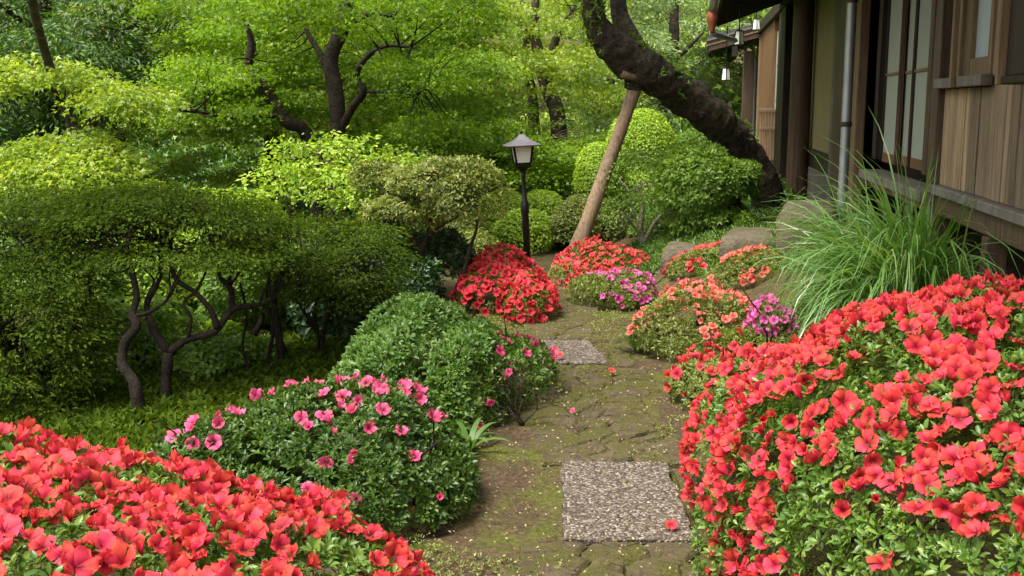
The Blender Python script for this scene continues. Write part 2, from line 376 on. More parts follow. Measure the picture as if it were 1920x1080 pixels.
def prism(poly, z0, z1, ch=.012, jag=0.0):
    """polygon block with a chamfered, slightly uneven top"""
    poly = np.asarray(poly, float)[:, :2]; k = len(poly); c = poly.mean(0)
    inn = c + (poly - c) * (1 - ch / np.maximum(np.linalg.norm(poly - c, axis=1, keepdims=True), .05))
    zt = z1 + (rng.normal(size=k) * jag if jag else 0)
    V = np.concatenate([np.c_[poly, np.full(k, z0)], np.c_[poly, np.full(k, z1 - ch * .8)], np.c_[inn, np.broadcast_to(zt, (k,))], [[c[0], c[1], z1 + jag]]])
    F = []
    for i in range(k):
        j = (i + 1) % k; F += [(i, j, k + j, k + i), (k + i, k + j, 2 * k + j, 2 * k + i), (2 * k + i, 2 * k + j, 3 * k)]
    return V, F
def subdiv_poly(poly, n, amp):
    out = []
    for i in range(len(poly)):
        a, b = np.array(poly[i]), np.array(poly[(i + 1) % len(poly)])
        for s in range(n): out.append(a + (b - a) * s / n + (rng.normal(size=2) * amp if s else 0))
    return np.array(out)
near_slab = [onz(*p, .035)[:2] for p in ((1057, 1000), (1306, 1000), (1249, 857), (1053, 857))]
far_slab = [onz(*p, .035)[:2] for p in ((985, 674), (1143, 674), (1105, 632), (996, 632))]
path = bpy.data.objects.new('garden_path', None); link(path); path['kind'] = 'structure'
for pl in (near_slab, far_slab):
    obj('paving_slab', *prism(subdiv_poly(pl, 14, .006), -.06, .016, .008), M['slab'], path)
def inside(p, poly):
    c = False; n = len(poly); j = n - 1
    for i in range(n):
        if (poly[i][1] > p[1]) != (poly[j][1] > p[1]) and p[0] < (poly[j][0] - poly[i][0]) * (p[1] - poly[i][1]) / (poly[j][1] - poly[i][1]) + poly[i][0]: c = not c
        j = i
    return c
def clip(poly, a, nrmv):
    out = []
    for i in range(len(poly)):
        p, q = poly[i], poly[(i + 1) % len(poly)]; dp, dq = (p - a) @ nrmv, (q - a) @ nrmv
        if dp <= 0: out.append(p)
        if dp * dq < 0: out.append(p + (q - p) * dp / (dp - dq))
    return out
def path_l(y): return np.interp(y, [1, 3.6, 4.0, 5.0, 5.2, 6, 7, 8, 9, 11], [.06, .08, .27, .27, .17, .12, .12, .22, .34, .45])
def path_r(y): return np.interp(y, [1, 3.6, 4.3, 5.2, 6, 7, 8, 9, 11], [.8, .76, .76, .74, .70, .62, .48, .5, .55])
seeds = []
y = 1.2
while y < 9.6:
    st = .17; x = path_l(y) + rng.uniform(0, .1)
    while x < path_r(y):
        seeds.append((x + rng.normal() * .035, y + rng.normal() * .04)); x += st * rng.uniform(.8, 1.35)
    y += st * .88
seeds = np.array(seeds)
def shrink(pl, d):
    pl = np.array(pl); c = pl.mean(0); return c + (pl - c) * (1 - d / max(np.linalg.norm(pl - c, axis=1).mean(), .03))
for i, s in enumerate(seeds):
    cell = [s + np.array(v) for v in ((-.16, -.16), (.16, -.16), (.16, .16), (-.16, .16))]
    near = np.argsort(((seeds - s) ** 2).sum(1))[1:12]
    for k in near:
        d = seeds[k] - s; cell = clip(cell, s + d / 2, d / np.linalg.norm(d))
    for sb in (near_slab, far_slab):
        if inside(s, sb): cell = []
    if len(cell) < 3: continue
    for sb in (near_slab, far_slab):       # cut the stones off where the slabs lie
        ys_ = [v[1] for v in sb]; xs_ = [v[0] for v in sb]
        if min(xs_) - .1 < s[0] < max(xs_) + .1:
            if s[1] < min(ys_): cell = clip(cell, np.array([0, min(ys_) - .012]), np.array([0, 1.]))
            elif s[1] > max(ys_): cell = clip(cell, np.array([0, max(ys_) + .012]), np.array([0, -1.]))
            elif len(cell) >= 3: cell = clip(cell, np.array([max(xs_) + .02, 0]), np.array([-1., 0])) if s[0] > np.mean(xs_) else clip(cell, np.array([min(xs_) - .02, 0]), np.array([1., 0]))
    if len(cell) < 3: continue
    pl = subdiv_poly(shrink(cell, .004), 3, .006)
    V, F = prism(pl, -.05, .004 + rng.random() * .007, .016, .003)
    obj('stone', V, F, M['path_stone'], path, smooth=False)

# ------------------------------------------------------------------ flowers
def flower_mesh(seed, mat, ruff=.1, cup=.55, close=1.0):
    rg = np.random.default_rng(seed); V, F, A = [], [], []; n = 0
    rows = np.array([.06, .34, .68, .9, 1.0]); wid = np.array([.07, .25, .45, .38, .18]); m = 5; nr = 5
    for p in range(5):
        th = p * 2 * math.pi / 5 + rg.normal() * .08; L = .5 * rg.uniform(.92, 1.08); cu = cup * rg.uniform(.75, 1.3)
        for i, (r, wd) in enumerate(zip(rows, wid)):
            for j in range(m):
                u = (j / (m - 1) - .5) * 2
                rr = r * (1 - .10 * (u * u) * (i >= 3)) * L; sx = u * wd * L * 1.12
                z = cu * L * (r ** .62) * .9 - .22 * L * max(0, r - .6) + ruff * L * rg.normal() * (.3 + .7 * (i >= 3)) * (r > .5) - .12 * L * (abs(u) ** 2) * (r > .3) * rg.uniform(-.6, 1.3)
                rr *= close; sx *= close ** .7
                V.append((rr * math.cos(th) - sx * math.sin(th), rr * math.sin(th) + sx * math.cos(th), z)); A.append(min(1, r))
        for i in range(nr - 1):
            for j in range(m - 1):
                a = n + i * m + j; F.append((a, a + 1, a + m + 1, a + m))
        n += nr * m
    for s in range(5):                     # stamens
        th = rg.uniform(0, 6.28); q = rg.uniform(.1, .2); d = np.array([math.cos(th) * q, math.sin(th) * q, .48 + rg.uniform(-.08, .1)])
        V += [(-.012, 0, .05), (.012, 0, .05), tuple(d)]; A += [0, 0, .0]; F.append((n, n + 1, n + 2)); n += 3
    return np.array(V), F, np.array(A)
FL = {}
for key in ('red', 'coral', 'pink', 'magenta', 'salmon'):
    FL[key] = []
    for s in range(9):
        V, F, A = flower_mesh(40 + s, None, .09 + .035 * (s % 3), (.45, .75, .6, .95, .5, .7, 1.3, 1.6, .8)[s], (1, 1, 1, .9, 1, 1, .72, .34, .95)[s])
        FL[key].append(mesh('flower', V, F, M[key + '_petal'], True, {'pr': A}))
def thin(Q, d, most):
    keep = []
    for i, q in enumerate(Q):
        if len(keep) >= most: break
        if all((q[0] - Q[k][0]) ** 2 + (q[1] - Q[k][1]) ** 2 + (q[2] - Q[k][2]) ** 2 > d * d for k in keep): keep.append(i)
    return keep
def rot_to(axis, spin):
    return Vector(axis).to_track_quat('Z', 'Y').to_matrix().to_4x4() @ Matrix.Rotation(spin, 4, 'Z')
def add_flowers(root, Q, N, key, size, most, gap, toward=.55, lift=.015):
    v = Q - np.array([0, 0, EYE]); dz = v[:, 1] * CP - v[:, 2] * SP; ux = v[:, 0] / dz * FPX / 960; uy = (v[:, 1] * SP + v[:, 2] * CP) / dz * FPX / 540
    vis = (np.abs(ux) < 1.12) & (np.abs(uy) < 1.18); Q, N = Q[vis], N[vis]
    ix = thin(Q, gap, most); base = np.array(root['_base'])
    ix.sort(key=lambda i: Q[i][0] ** 2 + Q[i][1] ** 2)
    rest = MB(); restA = []
    for c, i in enumerate(ix):
        eye = nrm(np.array([0, 0, EYE]) - Q[i])
        ax = nrm(N[i] + eye * toward * rng.uniform(.2, 1.2) + rng.normal(size=3) * .6 + np.array([0, 0, .15]))
        s = size * rng.uniform(.78, 1.16); k = rng.integers(0, 9)
        mtx = Matrix.Translation(Vector(Q[i] + N[i] * lift - base)) @ rot_to(ax, rng.uniform(0, 6.28)) @ Matrix.Diagonal((s, s, s * rng.uniform(.8, 1.15), 1))
        if c < 300:
            o = bpy.data.objects.new('flower', FL[key][k]); o.matrix_local = mtx; link(o, root)
        else:
            me = FL[key][k]; vs_ = np.array([tuple(mtx @ v.co) for v in me.vertices])
            rest.add(vs_ + base, [tuple(p.vertices) for p in me.polygons]); restA += [d.value for d in me.attributes['pr'].data]
    if rest.V:
        obj('blossoms', *rest.get(), M[key + '_petal'], root, True, {'pr': restA}, 'stuff')
def stems(root, base, ells, n, r0, mat, seed):
    rg = np.random.default_rng(seed)
    for i in range(n):
        e = ells[i % len(ells)]; u = rg.normal(size=3); u[2] = abs(u[2]) * .8 + .2; u /= np.linalg.norm(u)
        tip = np.array(e[:3]) + u * np.array(e[3:]) * .85; b = np.array([e[0] + rg.normal() * .06, e[1] + rg.normal() * .06, 0]); b[2] = ground_z(b[0], b[1]) - .03
        mid = b + (tip - b) * .5 + rg.normal(size=3) * .06 * np.linalg.norm(tip - b) + np.array([0, 0, .05])
        m = MB(); m.add(*tube([b, mid, tip], [r0, r0 * .7, r0 * .25], 6, 8, .1, 20))
        for q in range(3):
            a = mid + (tip - mid) * rg.uniform(0, .6); tt = a + nrm(tip - b) * rg.uniform(.1, .25) + rg.normal(size=3) * .1
            m.add(*tube([a, (a + tt) / 2 + rg.normal(size=3) * .02, tt], [r0 * .4, r0 * .3, r0 * .12], 4, 5))
        obj('stem', *m.get(), mat, root, True)
HOUSE_O = np.array([1.5, 0.0]); HD = np.array([.1603, .9871]); HD /= np.linalg.norm(HD); HN = np.array([-HD[1], HD[0]])
def out_of_house(Q, off=.12): return (Q[:, :2] - HOUSE_O) @ HN > off
def azalea(name, label, group, ells, leafm, nros, L, key=None, size=.06, nfl=0, gap=.05, thr=-.2, face=-.1, nfreq=5, nstem=5, inner=1.0, seed=1, fl_filter=None, amp=.07, kleaf=6, kind='oval', toward=.55, extra=None, lumps=0):
    b = np.array([np.mean([e[0] for e in ells]), np.mean([e[1] for e in ells]), 0]); b[2] = float(ground_z(b[0], b[1]))
    root = thing(name, label, 'shrub' if not key else 'azalea', b, group)
    Q, N = shell(ells, nros, amp=amp, seed=seed); ok = out_of_house(Q); Q, N = Q[ok], N[ok]
    parts = [rosettes(Q, N, kleaf, L, L * .42, kind)]
    if inner:
        Qi, Ni = shell(ells, int(nros * inner), amp=amp, depth=.3, seed=seed); ok = out_of_house(Qi); Qi, Ni = Qi[ok], Ni[ok]
        parts.append(rosettes(Qi - Ni * .03, Ni, 4, L, L * .45, 'quad'))
    obj('foliage', *cat(parts), M[leafm], root, kind='stuff')
    stems(root, b, [(e[0], e[1], e[2], e[3] * .8, e[4] * .8, e[5] * .75) for e in ells], nstem, .013 + .004 * (nstem > 5), M['bark_dark'], seed)
    for (ky, sz, nf, gp, th, fc, flt) in ([(key, size, nfl, gap, thr, face, fl_filter)] if key else []) + (extra or []):
        Q, N = shell(ells, 14000, amp=amp, seed=seed); ok = out_of_house(Q, .15)
        e = nrm(np.array([0, 0, EYE]) - Q); ok &= (noise3(Q, nfreq, seed + 3) + .35 * noise3(Q, nfreq * 3, seed) > th) & (N[:, 2] > fc) & ((e * N).sum(1) > -.35)
        if flt: ok &= flt(Q)
        add_flowers(root, Q[ok], N[ok], ky, sz, nf, gp, toward)
    return root

azalea('red_azalea', 'large mound of coral red azalea filling the lower left corner', 'azalea mounds by the path',
       [(-1.36, 2.32, .08, 1.25, 1.2, .64)], 'azalea_leaf', 6400, .03, 'red', .069, 470, .040, -.42, -.2, 13, 9, .8, 1, amp=.05, lumps=.5)
azalea('red_azalea', 'huge bank of coral red azalea beneath the plank wall on the right', 'azalea mounds by the path',
       [(1.85, 3.0, .22, 1.1, 1.72, .76), (1.26, 4.3, .1, .44, .58, .46), (1.27, 3.6, .1, .34, .75, .36)], 'azalea_leaf', 14000, .028, 'red', .066, 1100, .040, -.3, -.3, 10, 10, .8, 2, amp=.06)
azalea('pink_azalea', 'low dark azalea sprinkled with pink flowers left of the path', 'azalea mounds by the path',
       [(-.70, 4.35, .05, .60, .6, .44), (-1.15, 4.25, .04, .45, .5, .34), (-.36, 4.2, .0, .22, .35, .26), (-.85, 4.0, .0, .55, .42, .34)], 'azalea_leaf_shaded', 5600, .034, 'pink', .07, 60, .065, -.45, .2, 10, 7, 1.0, 4, amp=.07,
       fl_filter=lambda Q: (Q[:, 2] > .30) | (rng.random(len(Q)) < .03), toward=.9)
azalea('azalea_bush', 'dense green azalea mound out of bloom beside the far slab', 'azalea mounds by the path',
       [(-.34, 5.95, .12, .46, .6, .5), (-.3, 5.45, .05, .32, .4, .36), (-.56, 6.05, .12, .53, .75, .54), (-.26, 5.75, .1, .32, .55, .46), (-.7, 5.7, .0, .35, .5, .44), (-.36, 6.35, .14, .42, .55, .50), (-.1, 6.2, .05, .25, .45, .46)], 'dome_leaf', 9000, .036, 'pink', .07, 18, .09, .1, .0, 7, 7, 1.0, 5, amp=.12,
       fl_filter=lambda Q: (Q[:, 0] > -.1) & (Q[:, 2] < .38))
azalea('red_azalea', 'vivid scarlet azalea overhanging the left side of the path by the lamp', 'azalea mounds by the path',
       [(-.1, 8.8, .05, .27, .42, .21), (.12, 8.3, .02, .15, .38, .22)], 'azalea_leaf_olive', 1700, .026, 'red', .08, 280, .036, -.6, -.3, 7, 5, .8, 6, kind='quad', amp=.07)
azalea('coral_azalea', 'wide low coral azalea at the foot of the leaning prop pole', 'azalea mounds by the path',
       [(.9, 10.3, .0, .40, .5, .26), (.62, 9.8, .0, .2, .3, .18)], 'azalea_leaf_olive', 1700, .026, 'coral', .066, 240, .038, -.35, -.1, 7, 5, .8, 7, kind='quad', amp=.07)
azalea('pink_azalea', 'small pale pink and green azalea right of the path bend', 'azalea mounds by the path',
       [(.9, 8.85, .05, .38, .5, .25)], 'azalea_leaf_olive', 1500, .027, 'magenta', .066, 60, .045, -.05, -.1, 6, 5, .8, 8, kind='quad', amp=.07)
azalea('coral_azalea', 'coral azalea with a peaked top in front of the stepping stones', 'azalea mounds by the path',
       [(1.72, 9.25, .1, .38, .45, .25), (1.80, 9.35, .22, .16, .25, .21)], 'azalea_leaf_olive', 1700, .026, 'coral', .066, 260, .038, -.5, -.1, 7, 5, .8, 9, kind='quad', amp=.07)
azalea('coral_azalea', 'sparse salmon azalea leaning against the plume grass clump', 'azalea mounds by the path',
       [(1.88, 8.2, .18, .33, .38, .2)], 'azalea_leaf_olive', 1000, .026, 'salmon', .058, 130, .042, -.2, -.1, 7, 4, .8, 10, kind='quad', amp=.07)
azalea('coral_azalea', 'fading salmon azalea edging the mossy strip right of the far slab', 'azalea mounds by the path',
       [(1.34, 7.15, .08, .42, .5, .2), (1.1, 7.0, .05, .25, .35, .16)], 'azalea_leaf_olive', 1900, .026, 'salmon', .058, 150, .042, -.15, -.1, 6, 5, .8, 11, kind='quad', amp=.07)
azalea('azalea_bush', 'brownish green azalea with few red flowers before the red bank', 'azalea mounds by the path',
       [(1.25, 5.95, .0, .42, .5, .30), (1.5, 6.2, .1, .35, .4, .26)], 'azalea_leaf_olive', 3000, .026, 'red', .07, 46, .06, .1, -.1, 6, 6, .9, 12)
azalea('magenta_azalea', 'tiny magenta azalea squeezed between plume grass and red bank', 'azalea mounds by the path',
       [(1.55, 6.3, .25, .16, .2, .26)], 'azalea_leaf_olive', 400, .026, 'magenta', .065, 40, .04, -.9, .1, 6, 3, .8, 13, amp=.03)

# ------------------------------------------------------------------ clipped shrubs on the left
def limb(root, pts, r0, r1, mat='bark_dark', sides=10, name='limb', bmp=.2):
    w_ = [P(*p) for p in pts]
    return obj(name, *tube(w_, [r0, (r0 * .6 + r1 * .4), r1], sides, len(pts) * 4, bmp, 14), M[mat], root, True)
def twigs(root, src, tips, r, mat, seed, name='twigs', span=.7):
    rg = np.random.default_rng(seed); m = MB()
    for tp in tips:
        tp = np.array(tp); dd = ((src - tp) ** 2).sum(1); a = src[np.argsort(dd)[rg.integers(0, min(4, len(src)))]]
        if np.linalg.norm(tp - a) > 1.3 * span: continue
        mid = (a + tp) / 2 + rg.normal(size=3) * .1 * np.linalg.norm(tp - a)
        m.add(*tube([a, mid, tp], [r, r * .6, r * .25], 5, 7))
    return obj(name, *m.get(), M[mat], root, True, kind='stuff')
def clipped(label, base_px, stems_, tiers, seed, dens=150, L=.03):
    b = P(*base_px); b[2] = ground_z(b[0], b[1])
    root = thing('clipped_shrub', label, 'shrub', b, 'clipped shrubs left of the path')
    pts = []
    for k, (pp, r0, r1) in enumerate(stems_):
        limb(root, pp, r0, r1, name='trunk' if k == 0 else 'limb'); pts += list(smoothpath([P(*q) for q in pp], 12)[4:])
    sp = [(P(x, y - 6, Y), rx, ry, th * .6) for (x, y, Y, rx, ry, th) in tiers]
    obj('foliage', *pads(sp, dens, L, 'quad', .5, .34, .2, .11, 36, -.3), M['clipped_leaf'], root, kind='stuff')
    src = np.array(pts)
    tips = [np.array(c) + np.array([rng.uniform(-.7, .7) * rx, rng.uniform(-.6, .6) * ry, -.03]) for (c, rx, ry, th) in sp for _ in range(9)]
    twigs(root, src, tips, .008, 'bark_dark', seed)
    return root
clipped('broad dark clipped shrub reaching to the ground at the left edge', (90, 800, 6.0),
        [([(100, 800, 6.0), (95, 700, 6.0), (110, 600, 6.1), (80, 500, 6.2), (70, 420, 6.3)], .035, .012), ([(105, 660, 6.0), (160, 580, 6.1), (170, 500, 6.2)], .02, .008), ([(95, 720, 6.0), (30, 640, 5.9), (-20, 580, 5.9)], .022, .008)],
        [(40, 365, 6.8, .55, .5, .12), (-90, 380, 6.6, .6, .5, .12), (110, 395, 6.6, .42, .5, .12), (20, 430, 6.2, .5, .5, .12), (110, 460, 6.2, .38, .45, .12), (-60, 480, 6.0, .5, .45, .12), (40, 500, 5.9, .45, .45, .12),
         (130, 530, 6.0, .3, .4, .1), (20, 560, 5.8, .4, .4, .1), (150, 590, 6.1, .2, .3, .08), (100, 590, 5.8, .3, .4, .1), (0, 630, 5.7, .35, .4, .1), (110, 655, 5.8, .28, .35, .1), (30, 690, 5.6, .3, .35, .1), (130, 700, 5.9, .24, .3, .1), (-40, 720, 5.6, .35, .35, .1), (70, 745, 5.7, .25, .3, .08)], 21)
clipped('dark flat topped shrub on two crooked black trunks', (290, 800, 5.8),
        [([(318, 800, 5.8), (312, 730, 5.8), (316, 660, 5.8)], .031, .026), ([(316, 662, 5.8), (286, 612, 5.8), (275, 572, 5.85), (291, 535, 5.9), (301, 505, 5.95), (300, 450, 6.0)], .021, .011),
         ([(316, 660, 5.8), (352, 637, 5.85), (402, 622, 5.9), (436, 580, 5.95), (472, 574, 6.0), (512, 560, 6.1), (540, 500, 6.2)], .022, .009), ([(436, 580, 5.95), (432, 540, 6.0), (410, 515, 6.05), (420, 470, 6.1)], .016, .008),
         ([(408, 615, 5.9), (394, 580, 5.9), (365, 548, 5.95), (328, 520, 6.0), (320, 470, 6.0)], .018, .009), ([(352, 637, 5.85), (358, 598, 5.85), (345, 568, 5.9), (368, 545, 5.95), (384, 515, 6.0)], .013, .007),
         ([(265, 800, 5.6), (252, 722, 5.6), (229, 682, 5.65), (235, 642, 5.7), (257, 610, 5.7), (248, 590, 5.75), (256, 558, 5.8), (250, 520, 5.85), (238, 475, 5.9), (244, 430, 6)], .028, .012), ([(240, 595, 5.75), (280, 585, 5.75), (310, 565, 5.8), (325, 545, 5.8)], .012, .006)],
        [(300, 350, 6.5, .36, .45, .08), (235, 364, 6.4, .34, .45, .08), (365, 362, 6.5, .34, .45, .08), (175, 380, 6.4, .28, .4, .08), (425, 382, 6.5, .30, .4, .08), (300, 374, 6.1, .42, .4, .08), (470, 402, 6.5, .26, .4, .08), (230, 396, 6.0, .3, .35, .07), (390, 400, 6.1, .34, .4, .07), (505, 425, 6.4, .24, .35, .07),
         (390, 462, 5.8, .34, .3, .04), (290, 462, 5.8, .26, .3, .04), (480, 468, 6.0, .30, .3, .04), (185, 470, 5.9, .24, .3, .05), (545, 482, 6.3, .24, .3, .05), (440, 444, 6.2, .28, .3, .05), (160, 420, 6.2, .24, .3, .06), (225, 492, 5.8, .14, .2, .04)], 22)
clipped('small dark clipped shrub with thin straight stems beside the green azalea', (560, 750, 6.6),
        [([(535, 760, 6.6), (530, 700, 6.6), (522, 620, 6.65), (515, 560, 6.7), (522, 500, 6.7)], .026, .012), ([(625, 740, 6.8), (618, 690, 6.8), (605, 640, 6.8), (616, 580, 6.8), (622, 520, 6.8)], .022, .01), ([(585, 745, 6.9), (590, 690, 6.9), (598, 640, 6.9), (590, 590, 6.9), (598, 540, 6.9)], .013, .007), ([(505, 755, 6.5), (500, 690, 6.5), (512, 620, 6.5), (500, 560, 6.5), (505, 510, 6.5)], .014, .007), ([(470, 760, 6.3), (468, 700, 6.3), (455, 650, 6.3), (462, 590, 6.3), (450, 530, 6.3)], .013, .006),
         ([(570, 745, 6.7), (545, 680, 6.7), (528, 640, 6.68)], .014, .01), ([(605, 640, 6.8), (580, 600, 6.8), (560, 560, 6.8), (575, 500, 6.8)], .013, .007)],
        [(600, 418, 7.4, .34, .4, .1), (680, 430, 7.3, .26, .35, .1), (620, 458, 7.0, .34, .4, .1), (700, 465, 7.1, .22, .35, .1), (575, 480, 6.8, .25, .3, .1), (650, 498, 6.8, .3, .35, .1), (700, 500, 7.0, .22, .3, .08), (580, 515, 6.8, .3, .35, .08),
         (665, 530, 6.8, .26, .3, .08), (530, 540, 6.8, .2, .25, .06), (620, 550, 6.8, .24, .3, .07), (700, 545, 7.0, .16, .25, .06)], 23)

# ------------------------------------------------------------------ rounded shrubs behind
def round_shrub(name, label, group, base, ells, mat, n, L, trunk=None, seed=1, cat_='shrub', amp=.06, kind='quad', barkm='bark_mid', lo=-.35, ros=None):
    b = np.array(base, float); b[2] = ground_z(b[0], b[1])
    root = thing(name, label, cat_, b, group)
    Q, N = shell(ells, n, lo, amp, 6, .1, seed); Qi, Ni = shell(ells, n // 2, lo, amp, 6, .5, seed)
    pr = [scatterleaves(Q, nrm(N + np.array([0, 0, .4])), L, L * .55, kind), scatterleaves(Qi, nrm(Ni + np.array([0, 0, .6])), L, L * .6, 'quad')]
    if ros:
        Q, N = shell(ells, ros, lo, amp, 6, 0, seed); pr.append(rosettes(Q + N * .01, N, 5, L * 1.1, L * .45, 'quad', .6))
    obj('foliage', *cat(pr), M[mat], root, kind='stuff')
    pts = []
    for k, (pp, r0, r1) in enumerate(trunk or []):
        limb(root, pp, r0, r1, barkm, 7, 'trunk' if k == 0 else 'limb'); pts += list(smoothpath([P(*q) for q in pp], 9)[2:])
    if not trunk:
        rg = np.random.default_rng(seed)
        for k in range(4):
            e = ells[k % len(ells)]; s0 = np.array([b[0] + rg.normal() * .08, b[1] + rg.normal() * .08, b[2] - .04]); tp = np.array(e[:3]) + rg.normal(size=3) * np.array(e[3:]) * .3
            obj('stem', *tube([s0, (s0 + tp) / 2 + rg.normal(size=3) * .04, tp], [.03, .022, .01], 6, 8, .1), M[barkm], root, True)
            pts += list(smoothpath([s0, tp], 6)[2:])
    tips = [np.array(e[:3]) + nrm(rng.normal(size=3)) * np.array(e[3:]) * .9 for e in ells for _ in range(7)]
    twigs(root, np.array(pts), tips, .008, barkm, seed)
    return root
def E(px, py, Y, rx, ry, rz): return (*P(px, py, Y), rx, ry, rz)
G1 = 'rounded shrubs behind the clipped ones'
round_shrub('leafy_shrub', 'dome shaped shrub with reddish tips behind the green azalea', G1, P(800, 520, 8.6), [E(795, 345, 8.8, .36, .5, .2), E(750, 335, 9.0, .36, .45, .16), E(850, 375, 8.7, .25, .4, .16), E(740, 400, 8.6, .28, .4, .18)], 'azalea_leaf_olive', 15000, .034,
            [([(780, 530, 8.5), (785, 480, 8.5), (800, 440, 8.5), (810, 400, 8.6)], .035, .015), ([(790, 470, 8.5), (760, 430, 8.5), (745, 390, 8.6)], .018, .008), ([(865, 530, 8.6), (880, 470, 8.6), (893, 430, 8.6), (895, 390, 8.6)], .018, .008), ([(800, 440, 8.5), (850, 410, 8.5), (900, 385, 8.6)], .014, .007)], 32, amp=.075, ros=1800)
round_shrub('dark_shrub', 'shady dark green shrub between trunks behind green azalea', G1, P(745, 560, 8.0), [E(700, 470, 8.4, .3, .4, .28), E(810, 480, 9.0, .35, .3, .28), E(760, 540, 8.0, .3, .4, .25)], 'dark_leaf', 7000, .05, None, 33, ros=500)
for k, (x, y, Y, rx, rz, lab, m) in enumerate([(250, 640, 8.6, .55, .5, 'bright undergrowth bush seen between the two crooked trunks', 'bright_leaf'), (420, 600, 9.0, .6, .55, 'bright undergrowth bush seen under the flat topped shrub', 'bright_leaf'),  # bright_leaf here paints sunlight on the undergrowth into its leaf colour
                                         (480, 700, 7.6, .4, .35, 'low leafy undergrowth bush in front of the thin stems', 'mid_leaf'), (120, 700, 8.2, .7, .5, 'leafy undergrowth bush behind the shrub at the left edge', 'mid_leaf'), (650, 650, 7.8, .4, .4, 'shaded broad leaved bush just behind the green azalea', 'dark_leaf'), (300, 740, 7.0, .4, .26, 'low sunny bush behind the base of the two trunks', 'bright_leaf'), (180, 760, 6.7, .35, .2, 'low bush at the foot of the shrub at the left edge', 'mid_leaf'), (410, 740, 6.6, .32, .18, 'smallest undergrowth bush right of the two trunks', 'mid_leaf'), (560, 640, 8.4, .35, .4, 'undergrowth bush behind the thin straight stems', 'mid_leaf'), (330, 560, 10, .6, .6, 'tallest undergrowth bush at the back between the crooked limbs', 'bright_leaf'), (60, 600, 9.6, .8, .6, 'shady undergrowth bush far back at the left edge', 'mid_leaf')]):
    c = P(x, y, Y); c[2] = max(c[2], ground_z(c[0], c[1]) + rz * .6)
    round_shrub('undergrowth_bush', lab, 'undergrowth bushes left of the path', c, [(*c, rx, .45, rz), (c[0] + rx * .6, c[1] + .2, c[2] - .05, rx * .6, .4, rz * .7), (c[0] - rx * .6, c[1] + .1, c[2] - .1, rx * .6, .4, rz * .6)], m, 6500, .045 if m != 'dark_leaf' else .07, None, 40 + k, amp=.1)
G2 = 'clipped hedges beyond the lamp'
for k, (lab, els, m, n, L) in enumerate([
    ('tallest rounded hedge right of the prop pole, bright yellow green', [E(1205, 295, 13.9, .44, .5, .52), E(1205, 370, 13.8, .47, .5, .48)], 'bright_leaf', 20000, .035),
    ('smooth rounded hedge half hidden left of the prop pole', [E(1118, 335, 13.4, .31, .4, .42), E(1120, 385, 13.4, .32, .36, .36)], 'bright_leaf', 11000, .033),
    ('rounded hedge against the leaning trunk, glossy leaves', [E(1300, 310, 13.6, .36, .4, .42), E(1290, 370, 13.4, .42, .4, .45)], 'mid_leaf', 12000, .036),
    ('low clipped yellow green mound left of the lamp post', [E(935, 392, 12.6, .28, .4, .24)], 'bright_leaf', 6000, .034),
    ('low clipped mound just right of the lamp post', [E(1018, 388, 13.0, .28, .35, .2)], 'bright_leaf', 5000, .034),
    ('bright leafy bush at the foot of the lamp post', [E(985, 445, 12.2, .34, .4, .3)], 'bright_leaf', 6500, .04),
    ('olive loose bush just left of the pole foot', [E(1065, 430, 12.3, .26, .35, .28), E(1085, 400, 13, .24, .3, .22)], 'azalea_leaf_olive', 7000, .04),
    ('sunny loose bush close behind the prop pole', [E(1130, 430, 12.6, .28, .35, .34)], 'azalea_leaf_olive', 6000, .038),
    ('pale dry looking bush at the left of the scarlet azalea', [E(880, 470, 10.5, .3, .4, .24), E(860, 450, 11.5, .3, .4, .3)], 'azalea_leaf_olive', 6000, .036)]):
    c = np.mean([e[:3] for e in els], 0)
    if els[0][5] < .4: els = els + [(c[0], c[1], c[2] - els[0][5] * .7, els[0][3] * .95, els[0][4] * .9, els[0][5])]
    round_shrub('clipped_hedge', lab, G2, c, els, m, n, L, None, 60 + k, 'hedge', .035)
round_shrub('small_tree', 'small pale trunked tree with fine leaves beside the prop pole', None, P(1210, 490, 11.4), [E(1180, 350, 11.4, .3, .4, .22), E(1240, 340, 11.5, .28, .4, .22), E(1160, 410, 11.2, .2, .3, .14), E(1230, 400, 11.3, .3, .3, .15), E(1270, 400, 11.5, .2, .3, .2)], 'mid_leaf', 4200, .034,
            [([(1210, 495, 11.4), (1208, 460, 11.4), (1200, 430, 11.4), (1205, 390, 11.4), (1195, 350, 11.4)], .05, .012), ([(1205, 445, 11.4), (1180, 415, 11.3), (1165, 400, 11.3)], .02, .008), ([(1207, 455, 11.4), (1225, 420, 11.4), (1250, 390, 11.4), (1260, 350, 11.4)], .022, .008), ([(1200, 430, 11.4), (1185, 385, 11.4), (1175, 350, 11.4)], .018, .008)], 71, 'tree', .08, barkm='bark_pale')
round_shrub('camellia_bush', 'rounded glossy bush on a dark stem in front of the leaning trunk', None, P(1385, 475, 10.6), [E(1320, 365, 10.7, .25, .35, .24), E(1372, 352, 10.6, .22, .32, .22), E(1402, 322, 10.6, .1, .2, .1), E(1350, 405, 10.6, .26, .3, .15), E(1390, 412, 10.4, .14, .22, .06)], 'mid_leaf', 7500, .05,
            [([(1384, 480, 10.6), (1385, 420, 10.6), (1384, 350, 10.6), (1380, 310, 10.6)], .04, .02), ([(1385, 400, 10.6), (1340, 370, 10.6), (1320, 340, 10.6)], .015, .007), ([(1384, 370, 10.6), (1410, 340, 10.6), (1430, 310, 10.6)], .015, .007)], 72, 'shrub', .09, barkm='bark_dark', ros=1100)
c = P(1290, 455, 11.8)
